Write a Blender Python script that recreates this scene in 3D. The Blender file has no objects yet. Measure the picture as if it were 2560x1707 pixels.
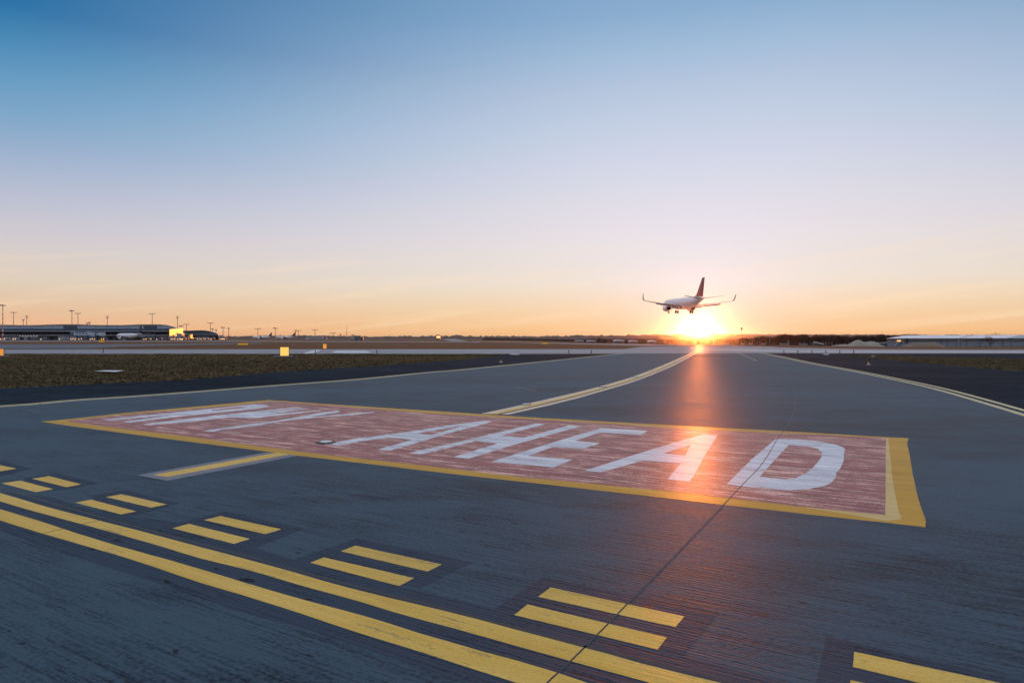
import bpy, bmesh, math, random
from mathutils import Vector, Matrix
from mathutils.geometry import tessellate_polygon
random.seed(7)
R = math.radians
C = bpy.data.collections.new("scene"); bpy.context.scene.collection.children.link(C)
S = bpy.context.scene

# ------------------------------------------------------------------ camera
H = 1.6; F = 1707.0; CX = 1280.0; HY = 846.0
cam = bpy.data.cameras.new("camera"); cam.sensor_width = 36; cam.lens = 24.0
cam.shift_y = -(853.5 - HY) / 2560.0
cam.clip_start = 0.1; cam.clip_end = 30000
co = bpy.data.objects.new("camera", cam); S.collection.objects.link(co)
co.location = (0, 0, H); co.rotation_euler = (R(90), 0, 0)
S.camera = co
S.view_settings.view_transform = 'Standard'; S.view_settings.look = 'None'
S.view_settings.exposure = 0.0; S.view_settings.gamma = 1.0
S.render.engine = 'CYCLES'

# ------------------------------------------------------------------ sky and sun
SUN_AZ = math.atan2(1748 - CX, F); SUN_EL = R(0.75)
SD = Vector((math.sin(SUN_AZ) * math.cos(SUN_EL), math.cos(SUN_AZ) * math.cos(SUN_EL), math.sin(SUN_EL)))
W = bpy.data.worlds.new("World"); S.world = W; W.use_nodes = True
nt = W.node_tree; nt.nodes.clear()
def N(t, **k):
    n = nt.nodes.new(t)
    for a, b in k.items(): setattr(n, a, b)
    return n
def L(a, b): nt.links.new(a, b)
def math_(op, a, b=None, c=None, clamp=False):
    n = N('ShaderNodeMath', operation=op, use_clamp=clamp)
    for i, v in enumerate((a, b, c)):
        if v is None: continue
        if isinstance(v, (int, float)): n.inputs[i].default_value = v
        else: L(v, n.inputs[i])
    return n.outputs[0]
def srgb(c):
    return tuple(((v/255)/12.92 if v/255 <= .04045 else ((v/255+.055)/1.055)**2.4) for v in c) + (1,)
def ramp(fac, stops, interp='B_SPLINE'):
    n = N('ShaderNodeValToRGB'); r = n.color_ramp; r.interpolation = interp
    while len(r.elements) < len(stops): r.elements.new(.5)
    for e, (p, c) in zip(r.elements, stops):
        e.position = p; e.color = c
    L(fac, n.inputs[0]); return n.outputs[0]
HI = (.80, .86, 1.0, 1); HI2 = (1.10, 1.12, 1.22, 1)      # unseen high sky, made extra bright to light the ground
tc = N('ShaderNodeTexCoord'); sep = N('ShaderNodeSeparateXYZ'); L(tc.outputs['Generated'], sep.inputs[0])
elev = math_('ARCSINE', sep.outputs[2])
ef = math_('MULTIPLY', elev, 1 / R(90), clamp=True)          # 0 horizon .. 1 zenith
dot = N('ShaderNodeVectorMath', operation='DOT_PRODUCT'); L(tc.outputs['Generated'], dot.inputs[0]); dot.inputs[1].default_value = SD
gam = math_('ARCCOSINE', math_('MINIMUM', dot.outputs['Value'], 0.9999999))    # angle from the sun
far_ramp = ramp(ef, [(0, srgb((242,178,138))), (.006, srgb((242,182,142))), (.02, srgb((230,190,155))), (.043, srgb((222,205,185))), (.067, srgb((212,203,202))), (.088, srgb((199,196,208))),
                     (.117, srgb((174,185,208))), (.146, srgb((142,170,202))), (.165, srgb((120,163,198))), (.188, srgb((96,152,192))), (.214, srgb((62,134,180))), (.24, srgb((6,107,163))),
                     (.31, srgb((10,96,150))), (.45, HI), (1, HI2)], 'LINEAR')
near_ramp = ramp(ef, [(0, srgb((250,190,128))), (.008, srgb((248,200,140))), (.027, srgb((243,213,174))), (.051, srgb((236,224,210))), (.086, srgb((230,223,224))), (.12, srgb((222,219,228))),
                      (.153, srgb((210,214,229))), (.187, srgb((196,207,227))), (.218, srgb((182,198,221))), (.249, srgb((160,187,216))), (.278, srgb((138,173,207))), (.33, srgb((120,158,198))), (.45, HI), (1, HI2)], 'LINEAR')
sxy = N('ShaderNodeCombineXYZ'); L(sep.outputs[0], sxy.inputs[0]); L(sep.outputs[1], sxy.inputs[1])
nrm = N('ShaderNodeVectorMath', operation='NORMALIZE'); L(sxy.outputs[0], nrm.inputs[0])
dz_ = N('ShaderNodeVectorMath', operation='DOT_PRODUCT'); L(nrm.outputs[0], dz_.inputs[0]); dz_.inputs[1].default_value = (math.sin(SUN_AZ), math.cos(SUN_AZ), 0)
azd = math_('ARCCOSINE', math_('MINIMUM', dz_.outputs['Value'], 0.999999))
azf = N('ShaderNodeMapRange', interpolation_type='SMOOTHSTEP'); L(azd, azf.inputs[0])
azf.inputs[1].default_value = R(2); azf.inputs[2].default_value = R(60)
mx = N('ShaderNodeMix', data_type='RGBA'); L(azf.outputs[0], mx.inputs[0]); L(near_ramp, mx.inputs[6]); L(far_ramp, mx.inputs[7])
# aureole of the sun
def lobe(k, col, s):
    e = math_('EXPONENT', math_('MULTIPLY', gam, -1 / R(k)))
    v = N('ShaderNodeVectorMath', operation='SCALE'); v.inputs[0].default_value = tuple(c * s for c in col); L(e, v.inputs[3]); return v.outputs[0]
def add(a, b):
    v = N('ShaderNodeVectorMath', operation='ADD'); L(a, v.inputs[0]); L(b, v.inputs[1]); return v.outputs[0]
# thin high cirrus streaks low on the right
cv = N('ShaderNodeCombineXYZ'); L(math_('MULTIPLY', sep.outputs[0], 3.0), cv.inputs[0]); L(math_('MULTIPLY', sep.outputs[1], 3.0), cv.inputs[1])
L(math_('MULTIPLY', math_('SUBTRACT', sep.outputs[2], math_('MULTIPLY', sep.outputs[0], .13)), 62.0), cv.inputs[2])
cn = N('ShaderNodeTexNoise'); L(cv.outputs[0], cn.inputs[0]); cn.inputs['Scale'].default_value = 1.0; cn.inputs['Detail'].default_value = 5
cf = N('ShaderNodeMapRange'); L(cn.outputs[0], cf.inputs[0]); cf.inputs[1].default_value = .52; cf.inputs[2].default_value = .8
low = N('ShaderNodeMapRange'); L(elev, low.inputs[0]); low.inputs[1].default_value = R(8.5); low.inputs[2].default_value = R(4)
cfac = math_('MULTIPLY', math_('MULTIPLY', cf.outputs[0], low.outputs[0]), .55)
mc = N('ShaderNodeMix', data_type='RGBA'); L(cfac, mc.inputs[0]); L(mx.outputs[2], mc.inputs[6]); mc.inputs[7].default_value = srgb((255,226,190))
nish = N('ShaderNodeTexSky', sky_type='NISHITA'); nish.sun_disc = False; nish.sun_elevation = SUN_EL; nish.sun_rotation = SUN_AZ
nish.dust_density = 1.5
ns = N('ShaderNodeVectorMath', operation='SCALE'); L(nish.outputs[0], ns.inputs[0]); ns.inputs[3].default_value = 0.006
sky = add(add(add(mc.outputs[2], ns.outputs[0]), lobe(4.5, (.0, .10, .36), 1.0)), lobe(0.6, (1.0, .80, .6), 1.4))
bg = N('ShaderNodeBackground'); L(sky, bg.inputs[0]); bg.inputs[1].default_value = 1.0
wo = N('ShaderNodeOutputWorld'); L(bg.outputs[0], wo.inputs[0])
sun = bpy.data.lights.new("sun", 'SUN'); sun.energy = 1.15; sun.angle = R(0.6); sun.color = (1.0, .24, .05)
so = bpy.data.objects.new("sun", sun); S.collection.objects.link(so)
so.rotation_euler = SD.to_track_quat('Z', 'Y').to_euler()

# ------------------------------------------------------------------ terrain and picking points on it
KT = [(-.08, 0), (.02, .0012), (.13, .0056), (.28, .0085), (.42, .0097), (.7, .0142), (3, .0142)]
ZS = .045                                      # coats of paint are thin
def lay(z, y): return z*ZS if y < 62 else z*(ZS + (1-ZS)*min(1, (y-62)/60))
def hz(x, y):
    if y <= 130: return 0.0
    r = x / y; k = KT[-1][1]
    if r <= KT[0][0]: k = 0
    else:
        for (a, u), (b, v) in zip(KT, KT[1:]):
            if r <= b: k = u + (v - u) * (r - a) / (b - a); break
    return -k * (min(y, 2200) - 130)
def G(px, py):                               # the ground point a place in the photo shows
    if py <= HY + .3: py = HY + .3
    dx = (px - CX) / F; dz = -(py - HY) / F
    t = H / -dz
    if t > 130:
        t = 120.0
        while t < 9000 and H + dz * t > hz(dx * t, t): t *= 1.01
    return Vector((dx * t, t, hz(dx * t, t)))
def at(px, py, D):                           # a point at depth D
    return Vector(((px - CX) / F * D, D, H + (HY - py) / F * D))
CR = dict(A1=(0,1140,3.92), A2=(500,1260,3.92), A3=(1000,1307,3.92), A4=(1500,1307,3.92), A5=(1960,1307,3.92),
          B1=(80,980,4.3556), B2=(580,980,4.3556), B3=(1080,1000,4.3556), B4=(1440,1040,4.3556), B5=(1780,1040,4.2), B6=(0,980,7.84),
          C1=(200,990,7.84), C2=(440,990,7.84), C3=(680,990,7.84), C4=(900,1020,6.5333), P=(0,0,1))
def PP(*a):                                  # 'A1', x, y, x, y, 'A2', ...
    out = []; k = 'P'; i = 0
    while i < len(a):
        if isinstance(a[i], str): k = a[i]; i += 1; continue
        x0, y0, s = CR[k]; out.append((x0 + a[i] / s, y0 + a[i+1] / s)); i += 2
    return out

# ------------------------------------------------------------------ object helpers
def link(name, me, mat=None, parent=None, loc=None):
    o = bpy.data.objects.new(name, me); C.objects.link(o)
    if mat is not None and me is not None: me.materials.append(mat)
    if parent: o.parent = parent
    if loc: o.location = loc
    return o
def tag(o, label=None, cat=None, group=None, kind=None):
    if label: o['label'] = label
    if cat: o['category'] = cat
    if group: o['group'] = group
    if kind: o['kind'] = kind
    return o
def empty(name, loc=(0,0,0), rz=0.0, label=None, cat=None, group=None, scale=1.0):
    o = bpy.data.objects.new(name, None); C.objects.link(o); o.location = loc; o.rotation_euler = (0,0,rz); o.scale = (scale,)*3
    o.empty_display_size = .3
    return tag(o, label, cat, group)
def copy_tree(o, parent=None, loc=None, rz=None, label=None, scale=None):
    c = o.copy(); C.objects.link(c); c.parent = parent
    if loc is not None: c.location = loc
    if rz is not None: c.rotation_euler = (0,0,rz)
    if scale is not None: c.scale = scale if hasattr(scale, '__len__') else (scale,)*3
    if label: c['label'] = label
    for ch in list(o.children): copy_tree(ch, c)
    return c
class MB:
    def __init__(s): s.v = []; s.f = []
    def add(s, v, f):
        n = len(s.v); s.v += [tuple(p) for p in v]; s.f += [tuple(i + n for i in q) for q in f]; return s
    def box(s, c, d, rz=0, top=1.0):
        cx, cy, cz = c; a, b, h = d[0]/2, d[1]/2, d[2]/2; v = []
        for z, k in ((-h,1),(h,top)):
            for x, y in ((-a,-b),(a,-b),(a,b),(-a,b)):
                x *= k; y *= k
                v.append((cx + x*math.cos(rz) - y*math.sin(rz), cy + x*math.sin(rz) + y*math.cos(rz), cz + z))
        return s.add(v, [(3,2,1,0),(4,5,6,7),(0,1,5,4),(1,2,6,5),(2,3,7,6),(3,0,4,7)])
    def tube(s, a, b, r0, r1=None, n=8, caps=True):
        a = Vector(a); b = Vector(b); r1 = r0 if r1 is None else r1
        d = (b - a).normalized(); u = d.orthogonal().normalized(); w = d.cross(u)
        v = [a + (u*math.cos(t) + w*math.sin(t))*r0 for t in [2*math.pi*i/n for i in range(n)]] + \
            [b + (u*math.cos(t) + w*math.sin(t))*r1 for t in [2*math.pi*i/n for i in range(n)]]
        f = [(i, (i+1) % n, n + (i+1) % n, n + i) for i in range(n)]
        if caps: f += [tuple(range(n-1,-1,-1)), tuple(range(n, 2*n))]
        return s.add(v, f)
    def loft(s, rings, caps=True):
        n = len(rings[0]); v = [p for r in rings for p in r]; f = []
        for k in range(len(rings)-1):
            for i in range(n):
                f.append((k*n+i, k*n+(i+1) % n, (k+1)*n+(i+1) % n, (k+1)*n+i))
        if caps: f += [tuple(range(n-1,-1,-1)), tuple(range((len(rings)-1)*n, len(rings)*n))]
        return s.add(v, f)
    def lathe(s, prof, o=(0,0,0), ax='z', n=16):   # prof (radius, height)
        rings = []
        for r, h in prof:
            ring = []
            for i in range(n):
                t = 2*math.pi*i/n; x, y = r*math.cos(t), r*math.sin(t)
                p = (x, y, h) if ax == 'z' else ((x, h, y) if ax == 'y' else (h, x, y))
                ring.append((p[0]+o[0], p[1]+o[1], p[2]+o[2]))
            rings.append(ring)
        return s.loft(rings)
    def mesh(s, name, smooth=False):
        me = bpy.data.meshes.new(name); me.from_pydata(s.v, [], s.f); me.update()
        bm = bmesh.new(); bm.from_mesh(me); bmesh.ops.recalc_face_normals(bm, faces=bm.faces); bm.to_mesh(me); bm.free()
        if smooth:
            for p in me.polygons: p.use_smooth = True
        return me
    def build(s, name, mat, parent=None, loc=None, smooth=False):
        return link(name, s.mesh(name, smooth), mat, parent, loc)

# ------------------------------------------------------------------ materials
def newmat(name):
    m = bpy.data.materials.new(name); m.use_nodes = True
    return m, m.node_tree, m.node_tree.nodes['Principled BSDF']
def simple(name, col, rough=.6, metal=0, emit=None, es=0, noise=.12, nscale=3.0):
    m, t, p = newmat(name)
    p.inputs['Roughness'].default_value = rough; p.inputs['Metallic'].default_value = metal
    tcn = t.nodes.new('ShaderNodeTexCoord'); nn = t.nodes.new('ShaderNodeTexNoise'); nn.inputs['Scale'].default_value = nscale; nn.inputs['Detail'].default_value = 4
    t.links.new(tcn.outputs['Object'], nn.inputs[0])
    mm = t.nodes.new('ShaderNodeMix'); mm.data_type = 'RGBA'; t.links.new(nn.outputs[0], mm.inputs[0])
    mm.inputs[6].default_value = tuple(c*(1-noise) for c in col) + (1,); mm.inputs[7].default_value = tuple(min(1, c*(1+noise)) for c in col) + (1,)
    t.links.new(mm.outputs[2], p.inputs['Base Color'])
    if emit: p.inputs['Emission Color'].default_value = tuple(emit) + (1,); p.inputs['Emission Strength'].default_value = es
    return m
GA = math.atan2(.53, -.848)                     # direction the grooves run
class NG:
    def __init__(s, t): s.t = t; s.tc = t.nodes.new('ShaderNodeTexCoord')
    def noise(s, sx, sy, rot=GA, detail=5, rough=.6, off=0, lo=.3, hi=.7):
        m = s.t.nodes.new('ShaderNodeMapping'); r = s.t.nodes.new('ShaderNodeVectorRotate'); r.rotation_type = 'Z_AXIS'
        s.t.links.new(s.tc.outputs['Object'], r.inputs['Vector']); r.inputs['Angle'].default_value = -rot
        s.t.links.new(r.outputs[0], m.inputs[0]); m.inputs['Scale'].default_value = (sx, sy, 1); m.inputs['Location'].default_value = (off, off*1.7, 0)
        n = s.t.nodes.new('ShaderNodeTexNoise'); n.inputs['Scale'].default_value = 1; n.inputs['Detail'].default_value = detail; n.inputs['Roughness'].default_value = rough
        s.t.links.new(m.outputs[0], n.inputs[0]); return s.rng(n.outputs[0], lo, hi)
    def rng(s, v, a, b, c=0, d=1):
        q = s.t.nodes.new('ShaderNodeMapRange'); s.t.links.new(v, q.inputs[0])
        for i, k in enumerate((a, b, c, d)): q.inputs[i+1].default_value = k
        return q.outputs[0]
    def mix(s, f, a, b):
        q = s.t.nodes.new('ShaderNodeMix'); q.data_type = 'RGBA'
        for i, v in ((0, f), (6, a), (7, b)):
            if isinstance(v, tuple): q.inputs[i].default_value = v + (1,) if len(v) == 3 else v
            elif isinstance(v, (int, float)): q.inputs[i].default_value = v
            else: s.t.links.new(v, q.inputs[i])
        return q.outputs[2]
    def m(s, op, a, b, clamp=False):
        q = s.t.nodes.new('ShaderNodeMath'); q.operation = op; q.use_clamp = clamp
        for i, v in enumerate((a, b)):
            if isinstance(v, (int, float)): q.inputs[i].default_value = v
            else: s.t.links.new(v, q.inputs[i])
        return q.outputs[0]
    def bump(s, h, dist, p, strength=1.0):
        b = s.t.nodes.new('ShaderNodeBump'); b.inputs['Distance'].default_value = dist; b.inputs['Strength'].default_value = strength
        s.t.links.new(h, b.inputs['Height']); s.t.links.new(b.outputs[0], p.inputs['Normal'])
def pavement(name, dark, light, rough=.52, grooves=1.0, bump=.0015, rot=GA, spec=.10):
    m, t, p = newmat(name); g = NG(t)
    fine = g.noise(1.3, 46, rot, 3, .6)
    mid = g.noise(.35, 7, rot, 4, .65, 3)
    mott = g.noise(.9, 1.6, rot, 7, .7, 9)
    big = g.noise(.05, .16, rot, 4, .6, 17)
    spk = g.noise(30, 44, rot, 3, .6, 5, .38, .62)
    a = g.m('ADD', g.m('MULTIPLY', fine, .42 * grooves), g.m('MULTIPLY', mid, .17))
    a = g.m('ADD', a, g.m('MULTIPLY', mott, .28)); a = g.m('ADD', a, g.m('MULTIPLY', big, .22)); a = g.m('ADD', a, g.m('MULTIPLY', spk, .26))
    pits = g.noise(5, 9, rot, 2, .4, 31, .70, .76); stain = g.noise(.22, .3, rot, 6, .65, 47, .60, .72)
    a = g.m('SUBTRACT', g.m('SUBTRACT', a, g.m('MULTIPLY', pits, .5)), g.m('MULTIPLY', stain, .22))
    st1 = g.noise(.045, .9, .12, 5, .7, 61); st2 = g.noise(.10, .32, -.1, 5, .65, 77); st3 = g.noise(.012, .30, .35, 4, .7, 83, .38, .62)
    a = g.m('ADD', g.m('MULTIPLY', a, .74), g.m('ADD', g.m('MULTIPLY', st1, .16), g.m('ADD', g.m('MULTIPLY', st2, .13), g.m('MULTIPLY', st3, .10))))
    f = g.rng(a, .47, .80)
    t.links.new(g.mix(f, dark, light), p.inputs['Base Color'])
    t.links.new(g.rng(a, .2, 1, rough - .05, rough + .15), p.inputs['Roughness'])
    p.inputs['Specular IOR Level'].default_value = spec
    g.bump(g.m('ADD', g.m('MULTIPLY', fine, grooves), g.m('MULTIPLY', spk, .35)), bump, p)
    return m
def paint(name, c0, c1, under, wear=.5, rough=.45, bump=.0018, streak=(.7, 30), contrast=(.3, .7)):
    m, t, p = newmat(name); g = NG(t)
    fine = g.noise(streak[0] * 2, streak[1], GA, 4, .65)
    mid = g.noise(.5, 5, GA, 6, .7, 4, *contrast)
    spk = g.noise(30, 50, GA, 3, .6, 2)
    base = g.mix(mid, c0, c1)
    iso = g.noise(2.2, 3.4, GA, 7, .75, 21)
    w = g.m('ADD', g.m('MULTIPLY', fine, .40), g.m('ADD', g.m('MULTIPLY', g.m('ADD', spk, mid), .17), g.m('MULTIPLY', iso, .26)))
    worn = g.rng(w, wear, wear - .22)
    grime = g.m('ADD', g.m('MULTIPLY', fine, .20), g.m('MULTIPLY', g.noise(60, 90, GA, 2, .5, 12, .4, .6), .16)); tyre = g.noise(.25, .8, GA, 5, .7, 55, .52, .74)
    grime = g.m('ADD', grime, g.m('MULTIPLY', tyre, .22))
    t.links.new(g.mix(grime, g.mix(worn, base, under), tuple(c*.5 for c in under)), p.inputs['Base Color'])
    p.inputs['Roughness'].default_value = rough; p.inputs['Specular IOR Level'].default_value = .05
    g.bump(g.m('ADD', fine, g.m('MULTIPLY', spk, .3)), bump, p)
    return m
CD = (.001, .005, .013); CL = (.036, .066, .094)
M = dict(
    concrete=pavement('concrete', CD, CL),
    patch=pavement('ground_down_concrete', (.001, .004, .012), (.030, .048, .072), .55, 1.5, .003, GA, .05),
    asphalt=pavement('asphalt', (.004, .010, .017), (.022, .034, .050), .9, .3, .0015, GA, .02),
    runway=pavement('runway_concrete', (.09, .085, .10), (.17, .16, .185), .42, .4, .002, 0.0, .35),
    apronc=pavement('apron_concrete', (.05, .06, .075), (.10, .115, .14), .6, .4, .003, 0.0, .2),
    yellow=paint('yellow_paint', (.76, .50, .12), (.58, .35, .05), (.20, .16, .08), .43),
    gold=paint('gold_border_paint', (.62, .34, .03), (.42, .21, .012), (.22, .15, .05), .42),
    goldpale=paint('pale_border_paint', (.66, .48, .22), (.54, .36, .10), (.2, .15, .1), .3),
    cream=paint('cream_paint', (.70, .56, .40), (.60, .46, .32), (.12, .11, .11), .25),
    paleyellow=paint('edge_line_paint', (.62, .52, .28), (.50, .42, .22), (.12, .11, .09), .36),
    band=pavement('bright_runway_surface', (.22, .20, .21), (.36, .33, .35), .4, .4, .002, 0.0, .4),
    white=paint('white_paint', (.44, .48, .56), (.80, .80, .83), (.26, .17, .20), .48),
    red=paint('red_paint', (.070, .012, .018), (.26, .060, .060), (.80, .47, .40), .51, .45, .0022, (.5, 22), (.38, .62)),
    grey=paint('grey_concrete_skirt', (.15, .16, .19), (.20, .20, .23), (.05, .06, .08), .3),
    joint=simple('bitumen_joint', (.006, .007, .010), .6),
    wet=simple('sealant', (.02, .018, .016), .3),
    metal=simple('galvanised_metal', (.55, .56, .6), .35, .8),
    black=simple('black_rubber', (.012, .012, .014), .6),
    yplastic=simple('yellow_fixture_plastic', (.55, .38, .03), .5),
    glow_yellow=simple('lit_sign_face', (.8, .5, .1), .5, 0, (1.0, .56, .12), .9, .06, 4),
    orange=simple('lit_orange_face', (.8, .3, .05), .5, 0, (1.0, .40, .08), .55, .06, 4),
    dullyellow=simple('dull_yellow_panel', (.55, .34, .03), .5, 0, (1.0, .5, .05), .22, .06, 4),
    lamp=simple('warm_lamp_glass', (1, .8, .5), .4, 0, (1.0, .46, .13), 1.5),
    redlamp=simple('red_lamp_glass', (1, .1, .1), .4, 0, (1.0, .15, .1), 1.5),
    winlit=simple('dim_white_windows', (.8, .8, .8), .4, 0, (1.0, .95, .85), .4),
)

# ------------------------------------------------------------------ laying flat sheets on the ground
def sheet(name, pts, mat, z=.004, holes=(), parent=None, drape=None):
    loops = [[G(*p) if not isinstance(p, Vector) else p for p in pts]] + [[G(*p) for p in h] for h in holes]
    return sheet_w(name, loops, mat, z, parent, drape)
def sheet_w(name, loops, mat, z, parent=None, drape=None):
    flat = [Vector((q[0], q[1], 0)) for l in loops for q in l]
    tris = tessellate_polygon([[Vector((q[0], q[1], 0)) for q in l] for l in loops])
    me = bpy.data.meshes.new(name); me.from_pydata([tuple(v) for v in flat], [], [tuple(t) for t in tris])
    bm = bmesh.new(); bm.from_mesh(me)
    if drape:
        for _ in range(drape):
            es = [e for e in bm.edges if e.calc_length() > 14]
            if not es: break
            bmesh.ops.subdivide_edges(bm, edges=es, cuts=1, use_grid_fill=False)
            bmesh.ops.triangulate(bm, faces=bm.faces)
    for v in bm.verts: v.co.z = hz(v.co.x, v.co.y) + lay(z, v.co.y)
    bmesh.ops.recalc_face_normals(bm, faces=bm.faces)
    for f in bm.faces:
        if f.normal.z < 0: f.normal_flip()
    bm.to_mesh(me); bm.free()
    return link(name, me, mat, parent)
def smooth_line(pts, n=6):                      # Catmull-Rom through world points
    out = []; P = [pts[0]*2 - pts[1]] + pts + [pts[-1]*2 - pts[-2]]
    for i in range(1, len(P)-2):
        a, b, c, d = P[i-1:i+3]
        for k in range(n):
            t = k / n; out.append(.5*((2*b) + (-a+c)*t + (2*a-5*b+4*c-d)*t*t + (-a+3*b-3*c+d)*t**3))
    out.append(pts[-1]); return out
def strip(name, pts, width, mat, z, off=0.0, parent=None, smooth=True, world=False, jag=0.0):
    w = [p if world else G(*p) for p in pts]
    for q in w: q.z = 0
    if smooth and len(w) > 2: w = smooth_line(w)
    l = []; r = []
    for i, p in enumerate(w):
        d = (w[min(i+1, len(w)-1)] - w[max(i-1, 0)]).normalized(); n = Vector((-d.y, d.x, 0))
        j = random.uniform(-jag, jag)
        l.append(p + n*(off + width/2 + j)); r.append(p + n*(off - width/2 + j))
    v = l + r; k = len(l)
    me = bpy.data.meshes.new(name)
    me.from_pydata([(q.x, q.y, hz(q.x, q.y) + lay(z, q.y)) for q in v], [], [(i+k, i+1+k, i+1, i) for i in range(k-1)]); me.update()
    return link(name, me, mat, parent)
def ribbon(name, top, bot, mat, z, parent=None, f0=0.0, f1=1.0, jag=0):  # between two traced edges
    a = [G(*p) for p in top]; b = [G(*p) for p in bot]
    def res(w, n=48):
        w = smooth_line(w, 8); L_ = [0]
        for i in range(1, len(w)): L_.append(L_[-1] + (w[i]-w[i-1]).length)
        out = []; j = 0
        for k in range(n+1):
            s = L_[-1]*k/n
            while j < len(L_)-2 and L_[j+1] < s: j += 1
            t = (s-L_[j])/max(1e-6, L_[j+1]-L_[j]); out.append(w[j].lerp(w[j+1], t))
        return out
    a = res(a); b = res(b); n = len(a); v = []
    for p, q in zip(a, b): v.append(p.lerp(q, f0))
    for p, q in zip(a, b): v.append(p.lerp(q, f1))
    if jag:
        for q in v: q += Vector((random.uniform(-jag, jag), random.uniform(-jag, jag), 0))
    me = bpy.data.meshes.new(name); me.from_pydata([(q.x, q.y, hz(q.x, q.y)+lay(z, q.y)) for q in v], [], [(i+n, i+1+n, i+1, i) for i in range(n-1)]); me.update()
    bm = bmesh.new(); bm.from_mesh(me)
    for f in bm.faces:
        f.normal_update()
        if f.normal.z < 0: f.normal_flip()
    bm.to_mesh(me); bm.free()
    return link(name, me, mat, parent)

# ------------------------------------------------------------------ THE GROUND
def ground_mesh():
    xs = [-12000,-8000,-5000,-3500,-2500,-2000] + [-1500+12*i for i in range(251)] + [1700,2000,2500,3500,5000,8000,12000]
    ys = [-3000,-800,-200,0,60,130] + [130+16*i for i in range(1,131)] + [2400,2800,3500,4500,6000,9000,14000]
    v = [(x, y, hz(x, y)) for y in ys for x in xs]; n = len(xs)
    f = [(j*n+i, j*n+i+1, (j+1)*n+i+1, (j+1)*n+i) for j in range(len(ys)-1) for i in range(n-1)]
    me = bpy.data.meshes.new('grass_ground'); me.from_pydata(v, [], f); me.update()
    for p in me.polygons: p.use_smooth = True
    return me
def grass_mat():
    m, t, p = newmat('winter_grass'); g = NG(t)
    a = g.noise(.5, 1.6, 0, 8, .75); b = g.noise(.02, .07, 0, 5, .6, 4); c = g.noise(8, 14, 0, 4, .7, 7)
    sp = t.nodes.new('ShaderNodeSeparateXYZ'); t.links.new(g.tc.outputs['Object'], sp.inputs[0])
    farb = g.rng(g.m('ADD', sp.outputs[1], g.m('MULTIPLY', b, 10)), 82, 112)     # drier grass beyond the runway
    near = g.mix(b, (.105, .110, .055), (.27, .165, .095)); far = g.mix(b, (.165, .070, .034), (.130, .080, .042))
    col = g.mix(farb, near, far)
    dk = g.rng(g.m('ADD', g.m('MULTIPLY', a, .6), g.m('MULTIPLY', c, .4)), .2, .9, .6, 1.35)
    mul = t.nodes.new('ShaderNodeMix'); mul.data_type = 'RGBA'; mul.blend_type = 'MULTIPLY'; mul.inputs[0].default_value = 1
    t.links.new(col, mul.inputs[6]); t.links.new(dk, mul.inputs[7]); t.links.new(mul.outputs[2], p.inputs['Base Color'])
    p.inputs['Roughness'].default_value = .95; p.inputs['Specular IOR Level'].default_value = .1
    g.bump(g.m('ADD', a, c), .08, p); return m
M['grass'] = grass_mat()
tag(link('ground', ground_mesh(), M['grass']), kind='structure')

leftline = [(0,1015.3),(80,1009.8),(191,999.8),(310,992.2),(470,980.5),(700,962.5),(900,947.5),(1079,930),(1200,919.5),(1500,889.2),(1560,883.5)]
rightline = [(1905,882.5),(1960,893),(2026,907),(2123,924.5),(2220,943.5),(2349,971.5),(2560,1031)]
grassL = [(0,971),(459,950),(682,930.5),(920,916),(1168,898.5),(1275,885.5)]
grassR = [(2100,886.2),(2140,890.3),(2292,907.3),(2461,920.7),(2560,928.3)]
def ext(a, b, k): return a + (a - b).normalized() * k
gw = [G(*p) for p in grassL]; gr = [G(*p) for p in grassR]
# dark asphalt shoulders with the whole paved field below them
A = [ext(gw[0], gw[1], 60)] + gw + [G(1300,884.6), G(2090,885.2)] + gr + [ext(gr[-1], gr[-2], 60), Vector((60,-60,0)), Vector((-60,-60,0))]
tag(sheet_w('asphalt_shoulder', [A], M['asphalt'], .004), kind='structure')
lw = [G(*p) for p in leftline]; rw = [G(*p) for p in rightline]
lw2 = smooth_line(lw, 4); rw2 = smooth_line(rw, 4)
A = [ext(lw2[0], lw2[1], 60)] + lw2 + rw2 + [ext(rw2[-1], rw2[-3], 60), Vector((40,-60,0)), Vector((-70,-60,0))]
tag(sheet_w('taxiway', [A], M['concrete'], .008), kind='structure')
# the runway crossing behind, and strips beyond it
def road(name, pts, mat, z, drape=8): return tag(sheet(name, pts, mat, z, drape=drape), kind='structure')
road('runway', [(-900,884.3),(1300,884.6),(1560,883.5),(1905,882.5),(2090,883.4),(3300,883.8),(3300,874.6),(2400,874.0),(2140,872.6),(1950,868.5),(1830,865.2),(1600,867.2),(1560,872.6),(900,873.0),(-900,873.6)], M['runway'], .012)
road('runway_edge', [(1905,885.0),(2090,885.6),(2210,889.0),(2354,893.2),(2560,897.6),(3300,911),(3300,883.9),(1905,882.7)], M['asphalt'], .010)
road('far_taxiway', [(1180,854.2),(1330,857.6),(1500,861.6),(1600,864.4),(1830,864.6),(1905,864.4),(1800,862.4),(1620,861.4),(1500,859.6),(1330,856.4),(1180,853.2)], M['runway'], .06, 9)
road('apron', [(-700,862),(100,861.2),(400,860.5),(650,856.8),(655,858.6),(430,863.8),(300,867),(217,870.8),(-700,872.8)], M['apronc'], .03, 9)
road('apron_taxiway', [(-700,851.6),(460,851.6),(820,853.2),(1200,855.2),(1200,856.6),(820,855.0),(460,853.6),(-700,854.4)], M['runway'], .08, 9)
road('climbing_taxiway', [(1103,847.6),(1136,847.6),(1172,853.6),(1128,853.2)], M['runway'], .10, 9)
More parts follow.
